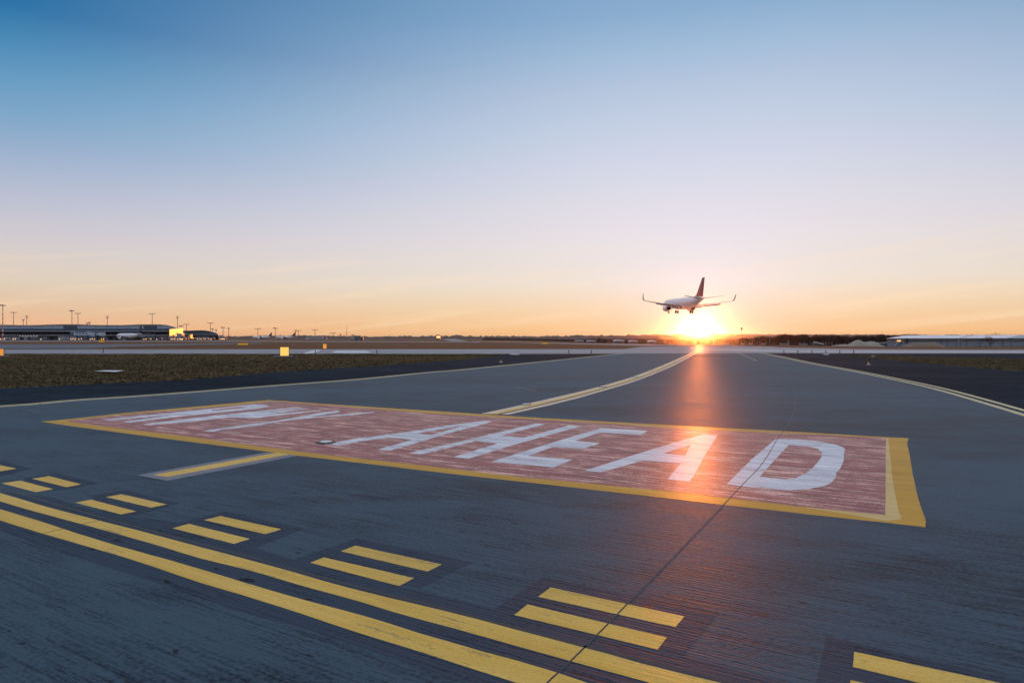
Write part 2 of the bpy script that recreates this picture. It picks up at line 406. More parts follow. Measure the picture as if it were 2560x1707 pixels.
# ------------------------------------------------------------------ joints and ground-down patches
J1 = [(1330,1745),(1367,1707),(1464,1615),(1600,1477),(1765,1307),(1851,1217),(1908.4,1155),(1945,1095),(1975,1053),(1990,1005),(1985,968),(1960,936),(1920,912),(1870,893)]
J2 = [(-300,1131),(0,1219.6),(263,1295.6),(600,1386),(781,1436),(1000,1493),(1100,1518),(1464,1615.7),(1600,1648),(1900,1722),(2200,1790)]
J3 = [(-300,1420),(0,1357),(268,1295.6),(428.6,1258.6),(600,1223),(704,1196),(901,1154.5),(1120,1104),(1351,1048),(1523,1000),(1640.5,956),(1724,911),(1752,890)]
J4 = [(560,1049),(640,1057),(757,1065.5),(900,1080),(1083,1094),(1195,1101),(1424,1119.4),(1620,1135.5),(1750,1145.6),(1922,1159),(2215,1180),(2340,1189.5),(2560,1204)]
J5 = [(-100,1153),(0,1141),(191,1120),(375,1093.5)]
J6 = [(96,1009),(210,1022),(344,1032.5),(420,1038)]
J7 = [(860,1014),(960,1008),(1100,1001),(1200,980),(1330,966),(1480,942),(1620,912)]
for nm, pts, w in (('slab_joint', J1, .011), ('slab_joint', J2, .030), ('slab_joint', J3, .012), ('slab_joint', J4, .014), ('slab_joint', J5, .018), ('slab_joint', J6, .03), ('slab_joint', J7, .04)):
    tag(strip(nm, pts, w, M['joint'], .0240, jag=.001), kind='structure')
for k, poly in enumerate([
    PP('A1',-400,240,0,350,540,410,1000,560,1700,640,2352,850,'A2',1100,600,'A3',0,620,900,830,1900,1090,'A4',800,1300,1100,1370,2352,1700,'A4',2352,1900,'A3',700,1568,0,1345,'A2',1000,1215,300,1030,'A1',1700,1290,1000,1075,200,800,-400,600)]):
    tag(sheet('ground_down_band', poly, M['patch'], .0105), kind='structure')
for poly in (PP('A1',230,215,540,165,975,268,620,330,330,350), PP('A1',900,385,1230,335,1760,460,1290,590,1000,560),
             PP('A1',1600,690,2200,540,'A2',1020,240,520,440,'A1',1700,790), PP('A2',860,560,1540,335,'A3',720,385,200,640,'A2',1000,620),
             PP('A3',930,840,1400,530,'A4',1165,875,820,1290,'A3',1200,950), PP('A5',320,1540,415,1105,2352,1560,2352,2200,250,1900), PP('A1',-300,20,0,48,320,120,0,200,-300,150)):
    tag(sheet('ground_down_patch', poly, M['patch'], .0125), kind='structure')

for k, (pts, w) in enumerate(((PP('B6',-300,450,0,436,340,412,560,440), .06), (PP('B6',-300,500,0,488,400,466,560,440), .05), (PP('B6',430,376,640,392,940,430), .07), (PP('P',96,1009,130,1012,170,1016), .03))):
    tag(strip('slab_joint', pts, w, M['joint'], .0120), kind='structure')
# ------------------------------------------------------------------ RWY AHEAD panel
panel = empty('pavement_panel', G(1300,1120), 0, 'long faded red panel with a yellow border painted on the taxiway, reading RWY AHEAD', 'ground marking')
def under(o, p): o.parent = p; o.matrix_parent_inverse = Matrix.Translation(-p.location); return o
OUT = PP('P',100.8,1053.7,'B6',1100,625,'B1',1300,487,2352,620,'B2',620,680,1400,770,2352,885,'B3',1200,912,'B4',650,855,1600,965,2352,1048,'B5',1000,1030,1830,1118,2240,1165,
         2245,1100,2170,880,2110,610,2080,420,2050,300,2063,232,1500,200,900,165,0,118,'B4',0,40,'B3',1200,195,0,117,'B2',1200,140,400,86,'B1',2352,106,1000,228,300,303)
INN = PP('P',164.5,1053,'B1',1000,400,1700,482,'B2',0,550,1000,680,1700,755,'B3',0,722,1000,840,'P',1620,1222.5,'B4',1000,812,2352,975,'B5',1000,955,1820,1040,1828,232,900,182,0,150,
         'B4',500,90,'B3',1200,214,0,145,'B2',1000,142,420,97,'B1',2352,130,1000,245)
def dense(poly, step=18, jag=.0):
    out = []
    for a, b in zip(poly, poly[1:] + poly[:1]):
        n = max(1, int(math.hypot(b[0]-a[0], b[1]-a[1]) / step))
        for k in range(n): out.append((a[0]+(b[0]-a[0])*k/n + random.uniform(-jag, jag), a[1]+(b[1]-a[1])*k/n + random.uniform(-jag, jag)*.4))
    return out
under(sheet('border', dense(OUT, 14, .5), M['gold'], .0145), panel)
pale = PP('B5',1000,950,1820,1035,1828,232,1850,232,1870,420,1900,700,1960,1000,1990,1080,1830,1100,1400,1024,1000,962)
under(sheet('red_field', dense(INN, 16, .4), M['red'], .0185), panel)
under(sheet('pale_edge', dense(pale, 10, .8), M['goldpale'], .0165), panel)
LET = [
 ('letter', PP('C1',440,460,'C2',100,308,1000,215,1500,163,1700,170,1840,195,1650,240,900,318,100,398,'C1',960,520,840,503,1980,350,600,478), [PP('C2',690,272,1240,208,1420,225,1200,245,720,290)]),
 ('letter', PP('C1',1230,550,'C2',550,405,1100,345,2200,232,'C3',500,222,600,228,0,286,'C2',1500,326,'C3',100,290,'C3',760,235,560,268,'C2',1780,356,'C3',100,343,'C3',1050,260,400,350,0,392,
        'C2',1100,490,0,605,'C1',1780,612,1640,593,'C2',0,560,900,432,1200,397,400,490,0,525,'C1',1380,565), []),
 ('letter', PP('C2',520,685,1500,540,1950,485,'C3',450,420,1000,315,1300,285,1330,310,730,410,900,402,1500,345,2000,310,1980,325,1500,378,1000,408,400,467,0,522,'C2',1650,567,900,660,740,697), []),
 ('letter', PP('B2',1105,552,1500,475,'C4',0,500,500,422,850,378,1500,272,2050,205,2170,215,2000,270,1500,395,1000,545,500,692,290,674,860,515,480,480,0,542,'B2',1160,582,1085,575), [PP('C4',915,412,1150,375,1680,282,1560,325,1170,438)]),
 ('letter', PP('C4',800,735,1700,530,'B3',650,368,1130,255,1230,263,745,388,1000,408,1490,275,1620,285,880,490,400,636,230,620,715,472,480,445,0,563,'C4',1000,753), []),
 ('letter', PP('B3',645,670,1430,425,1850,303,2352,333,2270,378,1830,352,1560,442,1830,470,1640,532,1310,510,1050,607,1530,648,1330,730), []),
 ('letter', PP('B4',90,595,700,400,1200,250,1400,195,1540,210,1400,430,1290,640,1240,708,1000,688,1140,515,740,482,270,610), [PP('B4',955,405,1250,310,1190,430)]),
 ('letter', PP('B5',155,712,420,450,670,240,900,245,1100,260,1300,300,1375,325,1400,350,1382,400,1385,460,1345,550,1305,595,1303,640,1250,700,1190,730,1000,768,780,778,350,740), [PP('B5',805,303,1000,318,1110,340,1155,380,1150,430,1110,485,1050,550,980,605,880,650,780,662,500,635)]),
]
for (nm, o_, hs), ch in zip(LET, 'RWYAHEAD'):
    q = under(sheet(nm, dense(o_, 12, .35), M['white'], .0225, [dense(h, 12, .3) for h in hs]), panel)
    q['label'] = 'white painted capital letter ' + ch

# ------------------------------------------------------------------ holding position lines
hold = empty('holding_position_lines', G(1000,1480), 0, 'worn yellow holding position marking, two solid lines and two rows of dashes across the foreground', 'ground marking')
S1t = PP('A1',-1200,15,0,360,400,480,1000,637,1500,765,'A2',0,418,500,550,1000,690,1500,830,'A3',0,755,600,900,1200,1060,1800,1215,'A4',0,1258,500,1400,1000,1520,1700,1690,2600,1900)
S1b = PP('A1',-1200,80,0,442,400,558,1000,720,1500,860,'A2',0,530,500,652,1000,800,1500,935,'A3',0,890,600,1050,1200,1220,1660,1350,'A4',0,1430,500,1568,1300,1790,2100,2010)
S2t = PP('A1',-1200,150,0,518,400,640,1000,832,1700,1030,'A2',0,635,430,765,900,905,1300,1010,1800,1150,'A3',0,1025,400,1140,900,1280,1400,1420,1850,1568,'A4',400,1760,1300,2010)
S2b = PP('A1',-1200,240,0,628,390,750,1200,985,1700,1150,'A2',0,768,500,915,1000,1075,1600,1275,'A3',0,1200,500,1360,1000,1520,1500,1680,'A4',0,1890,1000,2200)
for a, b in ((S1t, S1b), (S2t, S2b)): under(ribbon('solid_line', a, b, M['yellow'], .0165, jag=.002), hold)
for q in (PP('A1',-270,80,-120,62,160,122,10,147), PP('A1',15,265,200,240,520,322,350,352), PP('A1',310,220,480,195,795,275,650,303), PP('A1',738,455,890,425,1335,540,1185,570),
          PP('A1',1040,400,1190,372,1635,472,1480,503), PP('A1',1690,705,1850,662,'A2',490,340,330,388), PP('A2',42,155,200,115,800,245,640,293), PP('A2',1080,573,1215,520,2100,723,1950,800),
          PP('A2',1380,460,1525,405,'A3',410,405,270,475), PP('A3',1120,900,1250,797,'A4',655,1120,565,1240), PP('A3',1352,722,1475,630,'A4',825,915,740,1020),
          PP('A5',675,1408,690,1260,2700,1690,2600,1870), PP('A5',630,1720,655,1537,2600,1980,2500,2160)):
    under(sheet('dash', dense(q, 9, .5), M['yellow'], .0165), hold)

# ------------------------------------------------------------------ taxiway centre and edge lines
cl = empty('centre_line', G(1500,968), 0, 'yellow taxiway centre line with pale edges curving away towards the setting sun', 'ground marking')
Lp = [(1201.7,1034),(1357.8,1000),(1497.6,966.5),(1586.9,939.9),(1646.4,917),(1706,891.5),(1752,870)]
Rp = [(1272.9,1035.8),(1424.4,1000.5),(1512.5,975.5),(1587,953),(1646.4,930),(1706,902.5),(1764,870)]
under(ribbon('pale_edge', Lp, Rp, M['cream'], .0140, f0=0, f1=.34), cl); under(ribbon('pale_edge', Lp, Rp, M['cream'], .0140, f0=.70, f1=1), cl)
under(ribbon('yellow_stripe', Lp, Rp, M['yellow'], .0140, f0=.34, f1=.58), cl); under(ribbon('dark_gap', Lp, Rp, M['patch'], .0140, f0=.58, f1=.70), cl)
cs = empty('centre_line_segment', G(540,1165), 0, 'short yellow line stub with a grey skirt, ending beside the dashed lines', 'ground marking')
under(sheet('skirt', PP('A1',1350,185,'B2',370,655,720,690,'A1',1640,240), M['grey'], .0140), cs)
under(sheet('yellow_stripe', PP('A1',1500,183,'B2',490,658,620,678,'A1',1640,203), M['yellow'], .0180), cs)
le = empty('edge_line', G(700,962), 0, 'thin double cream edge line on the left side of the taxiway', 'ground marking')
re_ = empty('edge_line', G(2220,943), 0, 'double cream edge line curving along the right side of the taxiway', 'ground marking')
for e, pts in ((le, [(-400,1046)] + leftline), (re_, rightline + [(2750,1090)])):
    for o_ in (-.16, .16): under(strip('line', pts, .15, M['paleyellow'], .0170, o_*(.8 if e == le else 1)), e)
tag(strip('thin_line', [(1785,868),(1830,877),(1862,889),(1892,902)], .05, M['cream'], .0170), 'thin pale curved line right of the sun glint', 'ground marking')
tag(strip('thin_line', [(1290,968),(1316,972),(1342,976)], .02, M['cream'], .0170), 'short pale scratch line left of the centre line', 'ground marking')
tag(sheet('runway_block_marking', [(828,881.8),(839,877.2),(915,877.2),(930,881.8)], M['white'], .020), 'solid white block painted on the runway right of the lit sign', 'runway marking')
tag(sheet('runway_tapered_marking', [(758,883.4),(778,876.8),(800,874.6),(799,877),(785,881.8),(765,883.6)], M['white'], .020), 'white slanted tapered marking on the runway beside the lit sign', 'runway marking')
for pts in ([(-400,878.4),(300,879.0),(620,879.4)], [(1300,878.0),(1600,877.6)], [(560,875.6),(900,875.8),(1290,876.0)], [(1700,869.6),(1900,873.6),(2100,876.4)]):
    tag(strip('runway_line', pts, .9, M['white'], .020), kind='structure')
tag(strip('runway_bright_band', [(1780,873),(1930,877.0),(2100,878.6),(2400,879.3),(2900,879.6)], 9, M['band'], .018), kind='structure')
for px, py, w, h in ((273,933.4,38,2.2), (1286,886.6,16,.9), (2065,886.4,10,1.0), (2182,891.0,7,.9)):
    a = sheet('concrete_pad', [(px-w,py),(px-w*.3,py-h),(px+w,py-h*.7),(px+w*.4,py+h)], M['white'], .03)
    a.location.z = .11 if px == 273 else .03
    tag(a, {273:'pale flat slab lying in the dark grass at the left', 1286:'pale slab at the tip of the left grass', 2065:'pale slab near the right row of runway lights', 2182:'small pale slab at the edge of the right grass'}[px], 'slab')

# ------------------------------------------------------------------ lights set in and on the pavement
def inset(px, py, r, label):
    p = G(px, py); p.z = .0015
    e = empty('inset_light', p, 0, label, 'pavement light', 'lights set into the pavement')
    MB().lathe([(r*1.0,0),(r*.98,.006),(r*.8,.010)], n=20).build('collar', M['black'], e)
    MB().lathe([(r*.62,.010),(r*.5,.022),(r*.2,.026)], n=16).build('lens', M['metal'], e, smooth=True)
inset(814,1105.8,.16,'round metal light set in the red panel beside the letter A')
for k, (px, py) in enumerate(((1314.6,1011),(1506.5,967),(1587,942.3),(1625.6,926.5),(1654,915),(1683,902.5),(1757,885))):
    inset(px, py, .15 + .0*k, ['metal light on the centre line nearest the red panel','second metal light along the centre line from the red panel','third metal light along the centre line','fourth metal light along the centre line',
          'fifth metal light along the centre line','sixth metal light along the centre line','metal light in the glint below the sun'][k])
proto = None
def edge_light(px, py, h, label, stem='yplastic'):
    p = G(px, py)
    e = empty('edge_light', p, 0, label, 'runway light', 'small lights standing along the runway and taxiway')
    MB().lathe([(.30*h,0.03),(.30*h,.055),(.08*h,.07)], n=12).build('base_plate', M['white'] if stem == 'yplastic' else M['black'], e)
    MB().tube((0,0,.05), (0,0,.62*h), .10*h, .075*h, 8).build('stem', M[stem], e)
    MB().lathe([(.06*h,.60*h),(.15*h,.66*h),(.17*h,.80*h),(.13*h,.95*h),(.03*h,1.0*h)], n=12).build('lamp_head', M['black'], e, smooth=True)
edge_light(1252.5, 907, .40, 'yellow stemmed light on the left shoulder near the grass tip')
edge_light(2171.5, 913, .40, 'yellow stemmed light on the right shoulder')
for px, py, l in ((258,881.5,'dark light on the runway near the left end'),(788,884.8,'dark light beside the slanted white marking'),(942,883.0,'dark light right of the white block marking'),
        (1422,883.8,'left of two dark lights at the dark shoulder tip'),(1478.5,883.5,'right of two dark lights at the dark shoulder tip')):
    edge_light(px, py, .36, l, 'black')
for k in range(6):
    edge_light(1960 + 34.9*k, 883.9 + .1*k, .36, ['first','second','third','fourth','fifth','sixth'][k] + ' dark light from the left in the row along the right runway edge', 'black')

# ------------------------------------------------------------------ signs
def sign(px, py_base, w, h, d, mat, label, rz=0, legs=2, plate=True):
    p = G(px, py_base); e = empty('guidance_sign', p, rz, label, 'airport sign')
    z0 = .14
    MB().box((0,0,z0+h/2), (w+.06, d, h+.06)).build('housing', M['black'], e)
    MB().box((0,-d/2-.006,z0+h/2), (w,.008,h)).build('face', mat, e)
    for k in range(legs): MB().tube((-w*.35+w*.7*k/max(1,legs-1),0,0), (-w*.35+w*.7*k/max(1,legs-1),0,z0), .03).build('mount', M['metal'], e)
    if plate: MB().box((-.1,0,.06), (w*2.3,1.2,.12)).build('concrete_base', M['grey'], e)
    return e
sign(711, 893.2, .68, .72, .30, M['glow_yellow'], 'square bright yellow lit sign box standing in the left grass', R(20))
sign(-2, 892.6, .62, .56, .30, M['orange'], 'orange lit sign box cut by the left edge of the picture', R(30))
sign(812, 873.6, 2731/27.6*8/1707, 2731/27.6*11.5/1707, .5, M['orange'], 'small orange sign box behind the runway', R(12), plate=False)
sign(608, 863.8, 2731/17.8*26/1707, 2731/17.8*4.6/1707, .3, M['dullyellow'], 'long low yellow sign in the brown grass left of the lit sign', 0, 3, False)
sign(254.5, 855.6, 290*15/1707, 290*4.2/1707, .3, M['dullyellow'], 'low yellow sign standing before the terminal', 0, 3, False)
sign(1361.5, 861.0, 210*15/1707, 210*3.6/1707, .3, M['dullyellow'], 'low yellow sign at the edge of the far taxiway, left of the domed hangars', 0, 3, False)

# ------------------------------------------------------------------ airliner
AM = dict(white=simple('airliner_white', (.74, .74, .76), .3, 0, None, 0, .03, .4), wing=simple('wing_grey', (.13, .13, .15), .4, .0, None, 0, .05, .6),
          red=simple('tail_red', (.30, .03, .03), .35, 0, None, 0, .05, .6), navy=simple('tail_navy', (.015, .02, .05), .4),
          dark=simple('engine_dark', (.03, .03, .035), .5), tyre=simple('tyre', (.015, .015, .015), .8), steel=simple('gear_steel', (.4, .4, .42), .4, .6),
          pane=simple('window_glass', (.02, .025, .03), .15))
def foil(le, te, x, z, th, n=8, tilt=0):      # closed aerofoil ring in the y-z plane at span x
    up = []; lo = []
    for i in range(n+1):
        t = i/n; yy = le + (te-le)*t; k = th*(2.2*math.sqrt(max(t,0))*(1-t)+.04*(1-t))
        zz = z - tilt*t
        up.append((x, yy, zz + k*.6)); lo.append((x, yy, zz - k*.4))
    return up + lo[::-1][1:-1]
def airliner(name, tail, label, loc, rz, pitch=0, gear=True, flaps=True, scale=1.0):
    e = empty(name, loc, 0, label, 'airplane'); e.rotation_euler = (pitch, 0, rz); e.scale = (scale,)*3
    st = [(18.75,.06,-.62),(18.5,.36,-.60),(17.9,.74,-.50),(17,1.12,-.34),(15.8,1.48,-.16),(14.4,1.74,-.05),(12.6,1.88,0),(9,1.9,0),(4,1.9,0),(-1,1.9,0),(-5.5,1.9,0),(-8,1.84,.06),(-10.5,1.66,.22),(-13,1.32,.48),(-15.3,.94,.78),(-17.3,.56,1.06),(-18.8,.28,1.26),(-19.2,.12,1.30)]
    b = MB(); b.loft([[(r*math.cos(t)*.99, y, z + r*math.sin(t)*1.04) for t in [2*math.pi*i/28 for i in range(28)]] for y, r, z in st]); fus = b.build('fuselage', AM['white'], e, smooth=True)
    MB().loft([[(1.05*math.cos(t), 17.0 - .9*abs(math.cos(t)) + .0*i, .52 + .16*math.sin(t)) for i, t in enumerate([2*math.pi*i/10 for i in range(10)])], [(1.0*math.cos(t), 16.2 - .9*abs(math.cos(t)), .9 + .16*math.sin(t)) for t in [2*math.pi*i/10 for i in range(10)]]]).build('windscreen', AM['pane'], fus)
    b = MB(); b.loft([[(r*math.cos(t)*1.15, y, -1.35 + r*math.sin(t)*.62) for t in [2*math.pi*i/16 for i in range(16)]] for y, r in ((6.2,.3),(5,1.1),(3,1.65),(0,1.8),(-3,1.7),(-5.5,1.1),(-6.8,.3))]); b.build('belly_fairing', AM['white'], e, smooth=True)
    for s in (-1, 1):
        sec = [(1.2,4.4,-3.9,-1.25,.95),(2.2,3.9,-3.95,-1.18,.9),(5.8,1.55,-4.35,-.80,.5),(11,-1.45,-5.15,-.18,.30),(16.6,-4.5,-6.25,.55,.17),(17.2,-4.95,-6.5,.72,.13)]
        MB().loft([foil(a, c, s*x, z, t) for x, a, c, z, t in sec]).build('wing', AM['wing'], e, smooth=True)
        MB().loft([foil(a, c, s*x, z, t) for x, a, c, z, t in ((17.2,-4.95,-6.5,.72,.12),(17.45,-5.25,-6.62,1.0,.10),(17.6,-5.6,-6.78,1.5,.09),(17.85,-6.5,-7.2,3.05,.05))]).build('winglet', AM['navy'] if tail == 'navy' else AM['wing'], e, smooth=True)
        if flaps:
            MB().loft([foil(c+.35, c-.75, s*x, z-.28, .15, tilt=.62) for x, c, z in ((2.0,-3.95,-1.18),(5.8,-4.35,-.82))]).build('flap', AM['wing'], e, smooth=True)
            MB().loft([foil(c+.3, c-.55, s*x, z-.22, .12, tilt=.5) for x, c, z in ((6.1,-4.38,-.76),(12.4,-5.4,-.03))]).build('flap', AM['wing'], e, smooth=True)
        for x, c, z in ((4.6,-4.2,-.95),(7.6,-4.6,-.58),(10.6,-5.1,-.22)):
            MB().loft([[(s*x+.17*r*math.cos(t), c+dy, z-.30+dz+.24*r*math.sin(t)) for t in [2*math.pi*i/8 for i in range(8)]] for dy, dz, r in ((1.7,.05,.2),(.9,-.05,.9),(0,-.15,1),(-.9,-.45,.7),(-1.7,-.85,.1))]).build('flap_fairing', AM['wing'], e, smooth=True)
        ex, ey, ez = s*4.83, 3.0, -1.95
        en = MB(); en.lathe([(.80,2.30),(.98,2.45),(1.06,2.2),(1.16,1.2),(1.14,0.2),(.98,-1.4),(.93,-1.42),(.90,-1.1),(.6,-1.0)], (ex,ey,ez), 'y', 24); en_o = en.build('engine', AM['white'], e, smooth=True)
        MB().lathe([(.62,-.6),(.60,-1.7),(.48,-2.2),(.42,-2.2),(.36,-1.5)], (ex,ey,ez), 'y', 18).build('exhaust', AM['dark'], en_o, smooth=True)
        MB().lathe([(.80,1.7),(.3,1.75),(.05,2.1)], (ex,ey,ez), 'y', 18).build('fan', AM['dark'], en_o, smooth=True)
        MB().loft([[(ex-.12,2.2+ey,ez+.9),(ex+.12,2.2+ey,ez+.9),(ex+.12,-2.6+ey,ez+.75),(ex-.12,-2.6+ey,ez+.75)],[(ex-.1,.8+ey,ez+1.3),(ex+.1,.8+ey,ez+1.3),(ex+.1,-3.0+ey,ez+1.15),(ex-.1,-3.0+ey,ez+1.15)]]).build('pylon', AM['wing'], en_o)
        MB().loft([foil(a, c, s*x, z, t, 6) for x, a, c, z, t in ((.3,-14.4,-18.3,1.15,.34),(7.15,-18.0,-19.6,1.95,.12))]).build('tailplane', AM['wing'], e, smooth=True)
    def vfoil(le, te, z, th):
        up = []; lo = []
        for i in range(7):
            t = i/6; k = th*(2.2*math.sqrt(t)*(1-t)+.03*(1-t)); up.append((k*.5, le+(te-le)*t, z)); lo.append((-k*.5, le+(te-le)*t, z))
        return up + lo[::-1][1:-1]
    MB().loft([vfoil(-8.6,-18.0,1.75,.30),vfoil(-11.6,-18.1,2.25,.42),vfoil(-12.6,-18.2,2.9,.42),vfoil(-13.3,-18.35,3.7,.40),vfoil(-16.9,-19.25,8.0,.20),vfoil(-17.3,-19.3,8.35,.10)]).build('fin', AM[tail], e, smooth=True)
    if gear:
        for gx, gy, top, wr, ww, dx in ((-2.86,-1.6,-1.1,.56,.36,.43),(2.86,-1.6,-1.1,.56,.36,.43),(0,13.8,-1.6,.36,.22,.24)):
            bot = -3.42 if wr > .5 else -3.35
            l = MB(); l.tube((gx,gy,top),(gx,gy,bot),.13,.09); l.tube((gx-dx,gy,bot),(gx+dx,gy,bot),.07); l.tube((gx,gy+.9,top-.1),(gx,gy,bot+.8),.06)
            lo_ = l.build('landing_gear', AM['steel'], e)
            for s in (-1, 1):
                MB().lathe([(wr*.55,-ww/2),(wr*.9,-ww/2),(wr,-ww*.3),(wr,ww*.3),(wr*.9,ww/2),(wr*.55,ww/2)], (gx+s*dx,gy,bot), 'x', 18).build('wheel', AM['tyre'], lo_, smooth=True)
        for s in (-1, 1): MB().box((s*.42,14.6,-2.3),(.05,1.5,.75)).build('gear_door', AM['white'], e)
    return e
airliner('landing_airliner', 'red', 'white airliner with dark red tail, coming in to land low over the sun', at(1706.5,757.5,250), R(8.5), R(1.2), scale=.975)
def gnd(px, D, dz=0): return Vector(((px-CX)/F*D, D, hz((px-CX)/F*D, D) + dz))
airliner('parked_airliner', 'navy', 'white parked airliner with dark tail, left one of the two far out beyond the grass', gnd(655,1230,3.9), R(82), 0, True, False)
airliner('parked_airliner', 'navy', 'white parked airliner with dark tail, right one of the two far out beyond the grass', gnd(713,1230,3.9), R(84), 0, True, False)
airliner('parked_airliner', 'navy', 'white airliner with dark tail parked before the terminal', gnd(322,560,3.9), R(58), 0, True, False)

# ------------------------------------------------------------------ terminal and pier
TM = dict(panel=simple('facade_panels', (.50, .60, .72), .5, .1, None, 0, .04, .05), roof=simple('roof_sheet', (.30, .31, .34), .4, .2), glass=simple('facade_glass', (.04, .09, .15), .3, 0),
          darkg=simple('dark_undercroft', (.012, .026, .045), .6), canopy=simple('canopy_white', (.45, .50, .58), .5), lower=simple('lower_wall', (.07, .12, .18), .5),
          sunpaint=simple('end_wall_painted_sunlight', (1.0, .72, .30), .38, .55))  # warm sunlight put into the base colour of the end wall
def zz(py, D): return H + (HY-py)/F*D
def block(name, top, bot, D, depth, mat, parent):   # wall piece between two photo profiles, standing at depth D
    n = len(top); v = []
    for (px, py), b in zip(top, bot if hasattr(bot, '__len__') else [bot]*n):
        x = (px-CX)/F*D; x2 = x*(D+depth)/D; v += [(x, D, zz(py, D)), (x, D, zz(b, D)), (x2, D+depth, zz(py, D)), (x2, D+depth, zz(b, D))]
    f = []
    for i in range(n-1):
        a, b = 4*i, 4*i+4; f += [(a, a+1, b+1, b), (a+2, b+2, b+3, a+3), (a, b, b+2, a+2), (a+1, a+3, b+3, b+1)]
    f += [(0,2,3,1), (4*n-4, 4*n-3, 4*n-1, 4*n-2)]
    m = MB().add(v, f); o = m.build(name, mat)
    if parent is not None: o.parent = parent; o.matrix_parent_inverse = Matrix.Translation(-parent.location)
    return o
wave = [(-240,811),(-160,813),(-80,812),(0,811.4),(30,812.3),(68,812.8),(90,812.4),(116,811.4),(158,810.4),(180,810.3),(204,810.8),(230,812),(258,812.4),(300,812.6),(325,811.8),(347,810.8),(387,810.6),(402,811),(416,812.2),(431,816),(446,820.5)]
DT = 640.0
term = empty('airport_terminal', gnd(150, DT), 0, 'long low airport terminal with a wavy roof at the far left', 'terminal')
block('roof', wave, [y+1.2 for x, y in wave], DT-3, 66, TM['roof'], term)
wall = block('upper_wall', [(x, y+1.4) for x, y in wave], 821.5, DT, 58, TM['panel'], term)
for a, b in ((158,192),(359,392)): block('window', [(a,814.2),(b,814.2)], 821.2, DT-.4, .4, TM['glass'], wall)
for k in range(24):
    x = -220+27*k
    if x < 428: block('panel_seam', [(x,814.8),(x+.5,814.8)], 821.2, DT-.15, .15, TM['lower'], wall)
block('glass_band', [(-240,821.6),(446,821.6)], 827.0, DT+1, 56, TM['glass'], term)
block('canopy', [(-240,827.0),(446,827.0)], 828.3, DT-6, 62, TM['canopy'], term)
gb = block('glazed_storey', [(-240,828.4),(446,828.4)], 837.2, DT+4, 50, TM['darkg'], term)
for k in range(46):
    x = -232+14.6*k
    if x < 440: block('mullion', [(x,828.6),(x+.45,828.6)], 837.0, DT+3.6, .4, TM['lower'], gb)
block('canopy', [(-240,837.3),(446,837.3)], 838.6, DT-6, 62, TM['canopy'], term)
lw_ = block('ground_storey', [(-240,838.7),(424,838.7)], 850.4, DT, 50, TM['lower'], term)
for k in range(40):
    x = -236+16.4*k
    if x < 410: block('bay_door', [(x,841),(x+9,841)], 850.2, DT-.3, .3, TM['darkg'] if k % 3 else TM['panel'], lw_)
for k in range(7): block('lit_window', [(47.5+7*k,839.8),(51.6+7*k,839.8)], 841.2, DT-.5, .2, M['winlit'], lw_)
# glazed pier head, the sunset yellow is put into its wall colour
def quadblock(name, pts, z0, z1, mat, parent, tops=None):
    n = len(pts); v = [(x, y, z0) for x, y in pts] + [(x, y, (tops[i] if tops else z1)) for i, (x, y) in enumerate(pts)]
    f = [tuple(range(n-1,-1,-1)), tuple(range(n,2*n))] + [(i,(i+1)%n,n+(i+1)%n,n+i) for i in range(n)]
    o = MB().add(v, f).build(name, mat)
    if parent is not None: o.parent = parent; o.matrix_parent_inverse = Matrix.Translation(-parent.location)
    return o
pier = empty('glazed_pier_head', gnd(440, 610), 0, 'raised glazed block with the yellow sunlight put into its colour at the right end of the terminal', 'pier building')
xa = (424-CX)/F*610; xb = (457-CX)/F*625
quadblock('sun_yellow_wall', [(xa,610),(xa-.6,610.5),(xa-9,650),((457-CX)/F*650,650)], zz(839.2,610), 0, TM['sunpaint'], pier, [zz(824,610),zz(823,610),zz(818,650),zz(820.5,650)])
quadblock('sun_yellow_bay', [((457-CX)/F*652,652),((454-CX)/F*652-6,653),((454-CX)/F*668-6,668),((461-CX)/F*668,668)], zz(840,652), zz(832,652), TM['sunpaint'], pier)
for px, D in ((427,614),(434,622),(441,630),(448,640),(455,648)):
    o = MB().tube(((px-CX)/F*D, D, .1), ((px-CX)/F*D, D, zz(839.2,610)), .45).build('stilt', TM['lower']); o.parent = pier; o.matrix_parent_inverse = Matrix.Translation(-pier.location)
block('white_brace', [(457,830),(470,836.5)], [831,837.8], 640, 1, TM['canopy'], pier)
quadblock('sun_yellow_box', [((471.5-CX)/F*640,640),((476.5-CX)/F*640,640),((476.5-CX)/F*640,644),((471.5-CX)/F*640,644)], zz(846,640), zz(836,640), TM['sunpaint'], pier)
p2 = empty('arched_pier_building', gnd(500, 760), 0, 'second terminal wing with an arched roof, right of the yellow block', 'terminal')
arch = [(430,825.8),(456,826.6),(475,826.2),(500,825.4),(514,825.8),(523,827.4),(532,829.6),(540,832.6),(545.5,836)]
block('roof', arch, [y+1.0 for x, y in arch], 757, 60, TM['roof'], p2)
block('upper_wall', [(x, y+1.1) for x, y in arch], 836.5, 760, 50, TM['glass'], p2)
block('canopy', [(430,832.6),(538,832.6)], 833.5, 757, 2, TM['canopy'], p2)
block('canopy', [(430,836.5),(545.5,836.5)], 837.5, 757, 52, TM['canopy'], p2)
block('lower_wall', [(430,837.6),(545.5,837.6)], 849.4, 761, 48, TM['darkg'], p2)
for k in range(9): block('lit_window', [(482+6.5*k,844),(485+6.5*k,844)], 846.2, 760.4, .3, M['winlit'] if k % 2 else M['lamp'], p2)

